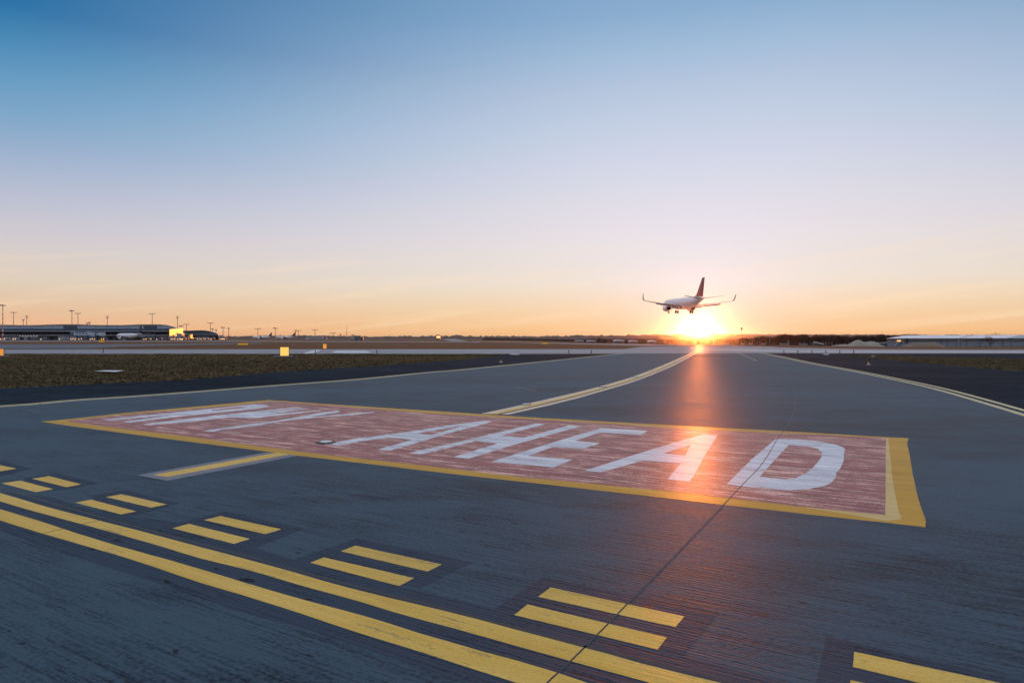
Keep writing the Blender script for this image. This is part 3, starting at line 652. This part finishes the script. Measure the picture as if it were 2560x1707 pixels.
for px, D, rz, lab in ((206,600,.3,'blue grey boarding bridge right of the middle striped mast'),(238,605,-.25,'second boarding bridge, reaching towards the parked airliner')):
    g = gnd(px, D); e = empty('boarding_bridge', g, rz, lab, 'boarding bridge')
    MB().box((0,0,5.6), (13,2.6,2.7)).build('tunnel', TM['panel'], e); MB().box((7.6,0,5.5), (3.4,4.0,3.3), .3).build('cab', TM['canopy'], e)
    MB().lathe([(1.9,3.2),(1.9,7.4),(1.2,7.9)], (-7.6,0,0), 'z', 12).build('rotunda', TM['lower'], e)
    for x in (-7.6, 4.2): MB().tube((x,0,0), (x,0,4.4), .5, .4, 8).build('leg', TM['lower'], e)
    for x in (-4,-1.5,1,3.5): MB().box((x,-1.33,5.8), (1.6,.06,1.0)).build('window', TM['glass'], e)

# ------------------------------------------------------------------ light masts
SM = dict(pole=simple('mast_steel', (.16,.14,.15), .5, .3), redp=simple('mast_red', (.55,.06,.04), .5), whitep=simple('mast_white', (.75,.6,.5), .5), head=simple('mast_head', (.05,.04,.04), .6))
def mast(px, top, kind, label, hgt=28.0, base=None):
    D = F*(hgt-H)/(HY-top) if base is None else base
    D = min(D, 2300); h = H+(HY-top)/F*D; g = gnd(px, D); h -= g.z
    e = empty('light_mast', g, 0, label, 'light mast', 'apron light masts along the terminal'); k = max(1.0, D/700)
    if kind in 'sv':
        n = 14
        for i in range(n): MB().tube((0,0,h*.92*i/n), (0,0,h*.92*(i+1)/n), .42*k*(1-.03*i), .42*k*(1-.03*(i+1)), 8).build('pole_section', SM['redp'] if i % 2 else SM['whitep'], e)
        MB().tube((0,0,h*.92), (0,0,h), .25*k, .2*k, 8).build('pole', SM['head'], e)
    elif kind == 't': MB().tube((0,0,0), (0,0,h), .35*k, .12*k, 6).build('pole', SM['pole'], e)
    else: MB().tube((0,0,0), (0,0,h), .34*k, .22*k, 8).build('pole', SM['pole'], e)
    hd = MB()
    if kind == 's' or kind == 'b': hd.box((0,0,h-.1), (4.6*k, .8*k, .5*k)); hd.box((-1.6*k,0,h+.3*k), (1.3*k,.9*k,.5*k)); hd.box((1.7*k,0,h-.1*k), (1.2*k,.9*k,.5*k)); hd.box((0,.0,h+.35*k), (.9*k,.9*k,.5*k))
    elif kind == 'y':
        hd.tube((-3*k,0,h+.1*k), (3*k,0,h+.1*k), .12*k, .12*k, 6)
        for q in (-2.9,-1.5,0,1.5,2.9): hd.box((q*k,0,h+.35*k), (.8*k,.7*k,.45*k))
    elif kind == 'd': hd.box((0,0,h), (3.0*k,.8*k,.45*k)); hd.box((0,0,h-1.6*k), (2.8*k,.8*k,.45*k))
    elif kind == 'c': hd.box((0,0,h), (2.6*k,.9*k,.6*k)); hd.tube((-1*k,0,h-1*k),(1*k,0,h-1*k), .15*k)
    if hd.v: hd.build('lamp_head', SM['head'], e)
    return e
for px, top, kind, lab in ((6.8,763.5,'s','tall red and white striped mast at the far left edge'),(33.7,782,'y','grey mast with a wide fork of lamps, next to the leftmost striped mast'),(57.8,799,'c','short mast with one lamp behind the terminal roof, fourth from the left edge pair'),
    (66.7,790,'d','mast with two stacked lamp rows behind the left part of the terminal'),(179.6,777,'s','red and white striped mast standing in front of the terminal middle'),(194.6,784,'y','grey mast just right of the middle striped mast'),
    (218,808,'c','lower of the two tiny masts peeping over the terminal roof'),(223.5,806,'c','taller of the two tiny masts peeping over the terminal roof'),(268,791,'d','lone mast over the terminal roof between the striped mast and the right roof window'),
    (380.3,785,'y','mast with wide lamps over the right part of the terminal'),(443.5,791.5,'d','mast with two stacked lamp rows behind the yellow block'),(453,815,'b','low dark headed mast in front of the yellow block'),
    (466,811.5,'y','mast between the yellow block and the arched wing'),(525.9,808,'y','mast behind the arched wing roof'),(531,822,'c','short mast just right of the one behind the arched wing'),(540,824,'c','tiny mast over the right slope of the arched wing'),
    (557.4,819,'s','striped mast right of the arched wing'),(571.7,820.5,'c','thin mast right of the striped one beyond the arched wing'),(644.6,822.5,'y','mast standing left of the left dark airliner tail'),(688.4,820.5,'s','thin striped mast between the two dark airliner tails'),
    (738.8,826,'c','mast right at the right dark airliner tail'),(745.6,827,'y','mast just right of the right dark airliner tail'),(787.3,825,'y','mast above the far low white sheds'),(832.7,833,'y','small mast in the gap left of the tall antenna'),
    (851,836,'c','smallest mast close to the tall antenna'),(866.9,816.5,'t','tall thin antenna mast beyond the grass'),(882.3,837,'c','small mast just right of the tall antenna')):
    mast(px, top, kind, lab)
# poles on the right
for px, top, D, lab in ((1854,821.5,620,'pole with a box shaped head rising from the trees right of the sun'),(1783.5,832,640,'thin pole in the glare just right of the sun'),(1924.5,842,520,'plain thin pole before the trees')):
    g = gnd(px, D); h = zz(top, D) - g.z; e = empty('lamp_pole', g, 0, lab, 'pole')
    MB().tube((0,0,0), (0,0,h), .28, .2, 8).build('pole', SM['pole'], e)
    if px < 1900: MB().box((0,0,h+.1), (1.7,1.2,2.0), 0, .8).build('head', SM['head'], e)

# ------------------------------------------------------------------ ground vehicles and apron lights
VM = dict(body=simple('vehicle_body', (.12,.13,.16), .5), wbody=simple('vehicle_white', (.30,.31,.34), .5), glass=simple('vehicle_glass', (.02,.02,.03), .2))
def truck(px, D, L_, hh, lit, label, white=False, rz=0, kind='service_truck'):
    g = gnd(px, D); e = empty(kind, g, rz, label, 'truck', 'service vehicles at the foot of the terminal' if px < 700 else None)
    b = VM['wbody'] if white else VM['body']
    MB().box((-.12*L_,0,.55+hh*.5), (L_*.74,2.3,hh), 0, .97).build('body', b, e)
    c = MB().box((L_*.37,0,.55+hh*.36), (L_*.24,2.2,hh*.72), 0, .86).build('cab', b, e); MB().box((L_*.37,-1.02,.55+hh*.5), (L_*.13,.12,hh*.24)).build('window', VM['glass'], c)
    for s in (-.36, .32):
        for q in (-1, 1): MB().lathe([(.3,-.15),(.48,-.12),(.5,0),(.48,.12),(.3,.15)], (s*L_,q*1.0,.5), 'y', 12).build('wheel', AM['tyre'], e)
    if lit:
        for q in range(min(lit, 3)): MB().box(((-.3+.35*q)*L_,-1.22,.9+.3*(q%2)), (.7,.12,.7)).build('lamp', M['lamp'], e)
    return e
for px, D, L_, hh, lit, lab, wh in ((12,560,9,2.0,2,'truck at the foot of the leftmost striped mast',True),(28,575,10,2.6,1,'long low truck right of the leftmost striped mast',False),(40,565,5,2.2,2,'small truck with a bright lamp left of the row of lit windows',True),
    (88,590,7,2.6,0,'dark truck under the row of lit windows',False),(109,570,5,2.2,1,'small lit truck before the blue wall left of the middle striped mast',False),(158,575,8,2.8,1,'white truck just left of the middle striped mast',True),(168,580,6,2.4,2,'lit truck touching the middle striped mast on the left',True),
    (184,570,5,2.6,3,'brightly lit truck at the foot of the middle striped mast',True),(204.5,590,6,3,2,'lit van right of the middle striped mast',False),(232,575,5,3.2,3,'lit truck with a big yellow lamp behind the taxiing area',False),(260,580,5,2.2,2,'lit truck left of the parked airliner nose',False),
    (366,570,5,2.2,2,'lit tug just right of the parked airliner tail',True),(378,575,6,3.2,2,'second lit tug right of the parked airliner tail',False),(398,580,5,2.6,1,'lit tug between the parked airliner and the yellow block',False),(412,590,8,2.6,0,'dark truck left of the yellow block legs',False),
    (421,600,4,2.6,1,'truck under the left corner of the yellow block',False),(433,596,4,3.6,3,'tall lit truck under the yellow block',True),(450.5,560,5,5.2,4,'brightest lit truck at the low mast by the yellow block',True),(457.5,560,4,3.0,2,'truck right beside the brightest lit one',False),
    (466,565,4,2.6,2,'lit truck at the right of the yellow block',False),(500,690,7,2.8,2,'lit truck before the left part of the arched wing',True),(510,690,8,2.8,2,'lit truck before the middle of the arched wing',True),(521,690,9,2.6,3,'long lit truck before the right part of the arched wing',True),
    (531,690,5,2.6,1,'small lit truck at the right end of the arched wing',False),(556,640,6,4,3,'lit truck at the foot of the striped mast beyond the arched wing',True),(560,640,5,2.6,2,'lit tug just right of that striped mast',False),(778,900,16,3.4,1,'long pale vehicle far out right of the parked airliners',True),(797,900,22,3.6,0,'long white bus far out right of the parked airliners',True),
    (887,520,6,2.6,0,'dark van on the far taxiway below the thin masts',True),(897,520,7,3.2,0,'second dark van on the far taxiway',False)):
    truck(px, D, L_, hh, lit, lab, wh)
hb = empty('lit_hut', gnd(1096, 1500), 0, 'small orange lit hut at the foot of the climbing taxiway', 'hut')
MB().box((0,0,4.5), (9,7,9)).build('walls', TM['lower'], hb); MB().box((0,-3.6,4.8), (7.5,.15,5)).build('lit_front', M['lamp'], hb)
MB().box((0,0,9.3), (10,8,.7)).build('roof', TM['roof'], hb)

# ------------------------------------------------------------------ hills and far woods
HM = simple('wooded_hill', (.050,.036,.034), .95, 0, None, 0, .45, .02)
HM2 = simple('far_hill', (.075,.050,.045), .95, 0, None, 0, .35, .008)
def hill(name, prof, D, depth, rough, mat, step=9.0, zb=-45):
    # ridge: a solid mound whose top edge follows the profile seen from the field
    xs = [((px-CX)/F*D, zz(py, D)) for px, py in prof]; n = int((xs[-1][0]-xs[0][0])/step); v = []; rows = 7
    rr = random.Random(D)
    for j in range(rows):
        t = j/(rows-1)
        for i in range(n+1):
            x = xs[0][0] + (xs[-1][0]-xs[0][0])*i/n
            for (a, za), (b, zb2) in zip(xs, xs[1:]):
                if x <= b: top = za + (zb2-za)*(x-a)/(b-a); break
            k = [0,.35,.62,.85,1,.7,0][j]
            v.append((x, D - depth*.6 + depth*t, zb + (top-zb)*k + (rr.random()-.25)*rough*(1 if 0 < j < rows-1 else 0)))
    f = [(j*(n+1)+i, j*(n+1)+i+1, (j+1)*(n+1)+i+1, (j+1)*(n+1)+i) for j in range(rows-1) for i in range(n)]
    return tag(MB().add(v, f).build(name, mat), kind='structure')
hill('hill', [(-800,838),(0,840),(500,842),(600,841.2),(660,840),(735,839.2),(800,840.5),(900,842.2),(1000,842.5),(1120,840.8),(1180,842),(1320,841.8),(1420,840),(1500,839.5)], 3600, 900, 7, HM)
hill('hill', [(700,842.5),(1040,842),(1090,840.6),(1130,840.8),(1145,839.6),(1160,841.6),(1350,842),(1500,839.3),(1560,838.6),(1650,838.0),(1700,838),(1800,839),(2000,841),(2300,843)], 2700, 700, 8, HM)
hill('far_hill', [(1500,841),(1610,838),(1640,835.6),(1680,837),(1720,835),(1800,834.6),(1900,836),(2000,836.5),(2200,837),(2600,838),(3400,836)], 5200, 1200, 8, HM2, 14)
# ------------------------------------------------------------------ winter trees
BARK = simple('bark', (.035,.024,.020), .9); TWIG = simple('twigs', (.030,.014,.012), .95); EVG = simple('evergreen', (.018,.026,.016), .95)
def bare_tree(seed, h=9.0, spread=.42, thick=1.0, levels=5):
    rr = random.Random(seed); tr = MB(); cr = MB()
    def br(p, d, l, r, lev):
        q = p + d*l
        (tr if lev == 0 else cr).tube(p, q, r, r*.62, 5 if lev < 2 else 3, False)
        if lev >= levels: return
        n = 3 if lev < 4 else 2
        for k in range(n):
            a = rr.uniform(0, 2*math.pi); sp = spread*(1.0 + .35*rr.random())*(1 if lev else .8)
            u = d.orthogonal().normalized(); w = d.cross(u)
            nd = (d*math.cos(sp) + (u*math.cos(a)+w*math.sin(a))*math.sin(sp) + Vector((0,0,.10))).normalized()
            br(p.lerp(q, rr.uniform(.55, 1.0)), nd, l*rr.uniform(.66,.86), max(r*.6, .028*thick), lev+1)
    br(Vector((0,0,0)), Vector((rr.uniform(-.06,.06), rr.uniform(-.06,.06), 1)).normalized(), h*.27, h*.022*thick, 0)
    return tr.mesh('trunk'), cr.mesh('crown')
def conifer(seed, h=9.0):
    rr = random.Random(seed); cr = MB(); tr = MB().tube((0,0,0), (0,0,h*.3), h*.02, h*.015, 6)
    for i in range(420):
        t = rr.random()**.8; z = h*(.12+.88*t); rad = h*.20*(1-t)**.8*rr.uniform(.4,1.05)+.05; a = rr.uniform(0, 6.283)
        c = Vector((rad*math.cos(a), rad*math.sin(a), z)); s = h*.045
        p = [c + Vector((rr.uniform(-s,s), rr.uniform(-s,s), rr.uniform(-s,s*.6))) for _ in range(3)]; cr.add(p, [(0,1,2)])
    return tr.mesh('trunk'), cr.mesh('crown')
TP = [bare_tree(k, 9, .42+.05*(k % 3), 3.6) for k in range(6)]
CP = [conifer(k) for k in range(2)]
def tree(name, pr, loc, s, label, group, mats=(BARK, TWIG), rz=None, sz=1.0):
    s = s*9.0/max(v.co.z for v in pr[1].vertices)
    e = empty(name, loc, random.uniform(0, 6.28) if rz is None else rz, label, 'tree', group); e.scale = (s*.9, s*.9, s*sz)
    for nm, me, mt in (('trunk', pr[0], mats[0]), ('crown', pr[1], mats[1])):
        o = bpy.data.objects.new(nm, me); C.objects.link(o); o.parent = e
        if not me.materials: me.materials.append(mt)
    return e
rt = random.Random(5)
tops = [(1850,846),(1880,845),(1905,842),(1925,843),(1945,841),(1962,836),(1985,839.5),(2005,838),(2025,838),(2050,839),(2090,840),(2130,841),(2170,840.5),(2205,838.5),(2235,836),(2262,837),(2300,838)]
def topy(px):
    for (a, u), (b, v) in zip(tops, tops[1:]):
        if px <= b: return u + (v-u)*(px-a)/(b-a)
    return tops[-1][1]
n = 0
for row, D in enumerate((560, 600, 650, 700)):
    px = 1848 + 3*row
    while px < (2205 if row < 2 else 2285):
        g = gnd(px, D + rt.uniform(-12, 12)); hh = zz(topy(px), D) - g.z; s = hh/9.0*rt.uniform(.80, 1.16)
        tree('bare_tree', TP[rt.randrange(6)], g, s, 'bare winter tree in the dark row between the sun and the warehouse', 'row of bare winter trees right of the sun'); n += 1
        px += rt.uniform(5, 10)
for px, top, D in ((1962.5,833,590),(1975,838,585),(2052,837,600)):
    g = gnd(px, D); tree('conifer', CP[0], g, (zz(top, D)-g.z)/9, {1962.5:'pointed dark conifer standing tallest in the tree row right of the sun',1975:'small conifer beside the tallest one',2052:'dark conifer further right in the tree row'}[px], None, (BARK, EVG))
for px, top, D, lab in ((1474,845,880,'dark conifer before the second domed hangar from the left'),(1482,843.5,880,'taller dark conifer beside the second domed hangar')):
    g = gnd(px, D); tree('conifer', CP[1], g, (zz(top, D)-g.z)/9, lab, None, (BARK, EVG))
g = gnd(1497.5, 870); tree('dense_tree', conifer(9, 9), g, (zz(843, 870)-g.z)/9, 'round dark bushy tree between the domed hangars', None, (BARK, EVG), sz=1.0).scale = ((zz(843, 870)-g.z)/9*2.1,)*2 + ((zz(843, 870)-g.z)/9,)
# woods in the middle distance, left of and below the sun: they read as one mass
wd = MB(); rw_ = random.Random(11)
for i in range(5200):
    px = rw_.uniform(1210, 1880); D = rw_.uniform(900, 1500)
    topl = 851.5 if px < 1300 else (847.5 if px < 1480 else (845.5 if px < 1640 else 846.5))
    g = gnd(px, D); hh = max(3, (zz(topl + rw_.uniform(-1.5, 3.5), D) - g.z)); zz0 = g.z
    for k in range(3):
        a = rw_.uniform(-2.5, 2.5); w_ = rw_.uniform(.5, 1.5); h2 = hh*rw_.uniform(.55, 1.0)
        wd.add([(g.x+a-w_, g.y, zz0-1), (g.x+a+w_, g.y+rw_.uniform(-1.5,1.5), zz0-1), (g.x+a+rw_.uniform(-.8,.8), g.y, zz0+h2)], [(0,1,2)])
tag(wd.build('far_wood', simple('far_wood_twigs', (.055,.036,.032), .95, 0, None, 0, .4, .05)), 'reddish leafless wood behind the domed hangars', 'wood', kind='stuff')
# scrub and single bare trees by the warehouse
for px, top, base_, D, lab, sp in ((2475,837.5,0,430,'wide bare tree standing before the grey warehouse',.62),(2269,844,0,470,'small bare tree at the left front of the warehouse',.5),(2494,829,0,560,'bare tree top showing above the warehouse roof',.4),(2252,853,0,450,'low bare bush at the orange lamp of the warehouse',.5)):
    g = gnd(px, D); tm = bare_tree(int(px), 9, sp, 1.25, 6); tree('bare_tree', tm, g, (zz(top, D)-g.z)/9*1.0, lab, None, rz=0)

# ------------------------------------------------------------------ domed hangars
DM = dict(roof=simple('pale_dome_roof', (.72,.72,.76), .35), wall=simple('dome_wall', (.16,.14,.15), .7), door=simple('hangar_door', (.10,.09,.10), .7))
for px, w, lab in ((1449,22,'domed hangar furthest left'),(1479.5,23,'second domed hangar from the left, partly hidden by conifers'),(1548.5,27,'largest and middle domed hangar'),(1584,21,'fourth domed hangar from the left'),(1631.5,20,'domed hangar furthest right, nearest the sun')):
    D = 860; g = gnd(px, D); Wm = w/F*D; zt = zz(850.6 if w < 26 else 849.2, D) - g.z; e = empty('domed_hangar', g, 0, lab, 'hangar')
    hw = zt*.62; MB().box((0,5,hw/2), (Wm*.94,10,hw)).build('walls', DM['wall'], e)
    MB().loft([[(Wm*.52*math.cos(t), y, hw + .1 + (zt-hw)*math.sin(t)) for t in [math.pi*i/14 for i in range(15)]] for y in (-.6, 10.6)]).build('roof', DM['roof'], e)
    MB().box((0,-.15,hw*.42), (Wm*.6,.2,hw*.8)).build('door', DM['door'], e)

# ------------------------------------------------------------------ warehouse and yard on the right
WM = dict(wall=simple('warehouse_wall', (.27,.31,.36), .6, 0, None, 0, .08, .08), roof=simple('warehouse_roof', (.62,.58,.62), .5), trim=simple('warehouse_trim', (.05,.06,.07), .5), pale=simple('pale_wall', (.5,.5,.52), .6))
DW = 500.0
def bz(px): return 869 + (px-2218)/342*4
wh = empty('warehouse', gnd(2390, DW), 0, 'long grey warehouse with low roof at the right edge', 'warehouse')
w1 = block('wall', [(2218,846.6),(2400,846.2),(2560,846.2),(2900,846.2)], [bz(2218),bz(2400),bz(2560),bz(2900)], DW, 70, WM['wall'], wh)
def roof(name, a, D0, D1, mat):                 # four roof corners: (px, py, D)
    v = [at(px, py, D) for px, py, D in a]; v2 = [p + Vector((0,0,-.35)) for p in v]; n = len(v)
    o = MB().add(v+v2, [tuple(range(n)), tuple(range(2*n-1,n-1,-1))] + [(i,(i+1)%n,n+(i+1)%n,n+i) for i in range(n)]).build(name, mat)
    o.parent = wh; o.matrix_parent_inverse = Matrix.Translation(-wh.location); return o
roof('roof', [(2216,845.8,DW-2),(2396,845.4,DW-2),(2430,837.4,DW+35),(2262,838.2,DW+35)], 0, 0, WM['roof'])
roof('roof', [(2402,845.2,DW-2),(2515,845.0,DW-2),(2560,837.2,DW+35),(2436,837.3,DW+35)], 0, 0, WM['roof'])
roof('roof', [(2518,845.2,DW-2),(2900,844.6,DW-2),(2900,836.8,DW+35),(2566,837.0,DW+35)], 0, 0, WM['wall'])
block('gutter', [(2218,845.9),(2900,845.5)], [846.9,846.9], DW-2.2, .4, WM['trim'], wh)
for a, b in ((2262,2391),(2402,2525),(2532,2700)): block('window_band', [(a,851.2),(b,851.2)], 852.6, DW-.25, .3, WM['trim'], w1)
for x in (2353,2369.5,2416.5,2507,2528,2391,2401,2450,2480): block('downpipe', [(x,847.4),(x+.55,847.4)], bz(x)-.2, DW-.35, .35, WM['trim'], w1)
for k in range(60): block('wall_rib', [(2222+8*k,853),(2222.25+8*k,853)], bz(2222+8*k)-.3, DW-.12, .12, WM['wall'], w1)
for x0, x1, y0, y1 in ((2228,2238,849.6,852.8),): block('faded_red_sign', [(x0,y0),(x1,y0)], y1, DW-.5, .3, simple('faded_red_board', (.45,.20,.20), .6), w1)
block('lamp_glow', [(2243,850.6),(2252.5,850.6)], 853.4, DW-.6, .3, M['lamp'], w1)
lowb = empty('low_shed', gnd(2205, 520), 0, 'low pale roofed shed left of the warehouse', 'shed')
block('wall', [(2190,857.8),(2219,857.8)], bz(2205)-1, 520, 15, WM['wall'], lowb); block('roof', [(2189,856.4),(2220,856.4)], 857.8, 519, 17, WM['pale'], lowb)
def low(name, px0, px1, y0, y1, D, mat, label, cat):
    e = empty(name, at((px0+px1)/2, y1, D), 0, label, cat)
    b = block('body', [(px0,y0),(px1,y0)], y1-.6, D, 3, mat, e); m = MB()
    for x in (px0+1.2, px1-1.2):
        p = at(x, y1, D); m.tube((p.x, D+.2, p.z+.35), (p.x, D+2.7, p.z+.35), .38, .38, 10)
    o = m.build('wheels', AM['tyre']); o.parent = e; o.matrix_parent_inverse = Matrix.Translation(-e.location)
    block('top_rim', [(px0,y0-.35),(px1,y0-.35)], y0, D-.05, 3.1, VM['body'], e)
low('flat_trailer', 2383, 2419, 868.6, 871.2, 470, VM['body'], 'dark flat trailer before the warehouse, right of the brown mound', 'trailer')
low('flat_trailer', 2433, 2470, 865.4, 868.8, 475, VM['body'], 'dark trailer just left of the wide bare tree', 'trailer')
low('flat_trailer', 2542, 2575, 865.0, 870.8, 475, VM['body'], 'dark trailer at the right edge of the picture', 'trailer')
def car(px, py, D, label, rz=0):
    g = at(px, py, D); e = empty('parked_car', g, rz, label, 'car', 'white cars parked before the warehouse')
    MB().loft([[(x, y*1.0, z) for x, z in ((-2.2,.35),(-2.25,.8),(-1.5,.95),(2.1,.85),(2.25,.55),(2.2,.35))] for y in (-.85,.85)]).build('body', VM['wbody'], e)
    MB().loft([[(x, y*.9, z) for x, z in ((-1.6,.95),(-1.0,1.42),(.5,1.45),(1.2,.93))] for y in (-.8,.8)]).build('cabin', VM['glass'], e)
    for sx in (-1.35, 1.35):
        for sy in (-.8, .8): MB().lathe([(.2,-.1),(.32,-.08),(.32,.08),(.2,.1)], (sx,sy,.32), 'y', 12).build('wheel', AM['tyre'], e)
for px, py, D, lab in ((2246.5,866.2,455,'white car beside the low bush left of the brown mound'),(2426,871.6,455,'white car between the two dark trailers'),(2448,870.8,460,'pale car under the dark trailer left of the wide tree'),(2462,871.0,462,'second pale car just left of the wide bare tree'),(2527,872.6,455,'white car right of the wide bare tree'),(2549,873.2,457,'white car nearest the right edge')): car(px, py, D, lab)
fe = empty('yard_fence', at(2515,871,480), 0, 'dark railing fence between the wide tree and the right edge', 'fence')
m = MB()
for k in range(16): p = at(2500+3.2*k, 871.5, 480); m.tube(p, (p.x, 480, p.z+2.0), .09, .09, 5)
a = at(2500,871.5,480); b = at(2548,871.5,480); m.tube((a.x,480,a.z+1.9), (b.x,480,b.z+1.9), .07, .07, 5)
o = m.build('rails', VM['body']); o.parent = fe; o.matrix_parent_inverse = Matrix.Translation(-fe.location)
# tipping truck with raised bed
g = gnd(2046, 540); tt = empty('tipper_truck', g, 0, 'truck with its pale tipper bed raised, parked before the dark trees', 'truck')
MB().loft([[(x, y, z) for x, z in ((-3.6,2.6),(-3.2,3.4),(4.2,1.7),(3.6,.9))] for y in (-1.2,1.2)]).build('tipper_bed', WM['pale'], tt)
MB().box((-3.4,0,1.3), (2.0,2.2,1.9), 0, .85).build('cab', VM['body'], tt); MB().box((0,0,.8), (7.2,1.6,.35)).build('chassis', VM['body'], tt)
for x in (-3.2, .6, 2.2):
    for s in (-1, 1): MB().lathe([(.3,-.2),(.5,-.15),(.5,.15),(.3,.2)], (x, s*1.0, .5), 'y', 12).build('wheel', AM['tyre'], tt)
for k, px in enumerate((1818,1857,1877,1909,1955,1960,1967,2003,2014)):    # small white roofs and vans before the trees
    g = gnd(px, 535); e = empty('white_van', g, 0, 'tiny white van parked before the bare trees right of the sun', 'van', 'white vans parked before the bare trees')
    MB().box((0,0,1.1), (2.6,1.6,1.5), 0, .9).build('body', VM['wbody'], e); MB().box((0,-.8,1.5), (1.8,.1,.5)).build('window', VM['glass'], e)
    for x in (-.8,.8): MB().lathe([(.2,-.1),(.32,0),(.2,.1)], (x,-.8,.32), 'y', 10).build('wheel', AM['tyre'], e)
# earth mounds
EM = simple('pale_sand', (.27,.24,.20), .95, 0, None, 0, .2, .3); EM2 = simple('brown_earth', (.15,.115,.085), .95, 0, None, 0, .4, .3)
def mound(name, px0, px1, D, prof, mat, label, seed):
    rr = random.Random(seed); g = gnd((px0+px1)/2, D); e_w = (px1-px0)/F*D; nx, ny = 46, 16; v = []
    for j in range(ny+1):
        for i in range(nx+1):
            u = i/nx; w_ = j/ny; px = px0+(px1-px0)*u
            for (a, ya), (b, yb) in zip(prof, prof[1:]):
                if px <= b or b == prof[-1][0]: py = ya+(yb-ya)*min(1, max(0, (px-a)/(b-a))); break
            h = max(0, zz(py, D) - hz((px-CX)/F*D, D)); k = math.sin(math.pi*w_)**.9
            v.append(((px-CX)/F*D-g.x, -e_w*.18+e_w*.36*w_, h*k + (rr.random()-.5)*.35*k*(h > .4) - .15))
    f = [(j*(nx+1)+i, j*(nx+1)+i+1, (j+1)*(nx+1)+i+1, (j+1)*(nx+1)+i) for j in range(ny) for i in range(nx)]
    return tag(MB().add(v, f).build(name, mat, loc=g), label, 'mound')
mound('sand_mound', 2070, 2128, 480, [(2070,865.5),(2085,862.5),(2100,860.6),(2112,860.0),(2120,861.5),(2128,865)], EM, 'low sand heap at the left of the tall pale heap', 1)
mound('sand_mound', 2110, 2210, 490, [(2110,867),(2125,858),(2139,850.5),(2147,849),(2156,853),(2166,854.5),(2176,852.6),(2184,853),(2193,858),(2210,868)], EM, 'tall pale sand heap with two peaks left of the warehouse', 2)
mound('earth_mound', 2245, 2372, 440, [(2245,870),(2262,862),(2280,857.5),(2300,856),(2322,855.2),(2335,855),(2348,860),(2362,869),(2372,872)], EM2, 'long brown earth mound in front of the warehouse', 3)

# ------------------------------------------------------------------ grass blades on the near verges
def in_poly(x, y, P):
    c = False; j = len(P)-1
    for i in range(len(P)):
        if (P[i][1] > y) != (P[j][1] > y) and x < (P[j][0]-P[i][0])*(y-P[i][1])/(P[j][1]-P[i][1])+P[i][0]: c = not c
        j = i
    return c
def blades(poly_px, n, label, seed, hgt=.055):
    rr = random.Random(seed); P = [tuple(G(*p)[:2]) for p in poly_px]; x0 = min(p[0] for p in P); x1 = max(p[0] for p in P); y0 = min(p[1] for p in P); y1 = max(p[1] for p in P)
    m = MB(); v = []; f = []
    k = 0; tries = 0
    while k < n and tries < n*6:
        tries += 1
        x = rr.uniform(x0, x1); y = y0 + (y1-y0)*rr.random()**1.5
        if not in_poly(x, y, P): continue
        cl_ = .5+.9*abs(math.sin(x*.9+1.3*math.sin(y*.7))*math.cos(y*.55+x*.2))
        h = hgt*rr.uniform(.4, 1.3)*cl_; w_ = rr.uniform(.02, .06)*(1+y/40); a = rr.uniform(-.05,.05)
        b = len(v); v += [(x-w_, y, .002), (x+w_, y+rr.uniform(-.04,.04), .002), (x+a, y+rr.uniform(-.05,.05), h)]; f.append((b,b+1,b+2)); k += 1
    m.v = v; m.f = f
    return tag(m.build('grass', M['grass']), label, 'grass', kind='stuff')
blades([(-120,977)] + grassL + [(900,885.2),(-120,885.2)], 90000, 'dark short grass on the left verge', 1)
blades(grassR + [(2700,945),(2700,900),(2560,898.2),(2354,893.6),(2200,889.5)], 30000, 'brownish short grass on the right verge', 2)

# ------------------------------------------------------------------ haze
hm = bpy.data.materials.new('haze_air'); hm.use_nodes = True; t = hm.node_tree; t.nodes.clear()
pv = t.nodes.new('ShaderNodeVolumePrincipled'); ou = t.nodes.new('ShaderNodeOutputMaterial'); t.links.new(pv.outputs[0], ou.inputs['Volume'])
pv.inputs['Color'].default_value = (.92, .90, .90, 1); pv.inputs['Density'].default_value = .000034; pv.inputs['Anisotropy'].default_value = .98
hzb = MB().box((0, 3000, -12), (26000, 24000, 120)).build('haze', hm); tag(hzb, kind='stuff')
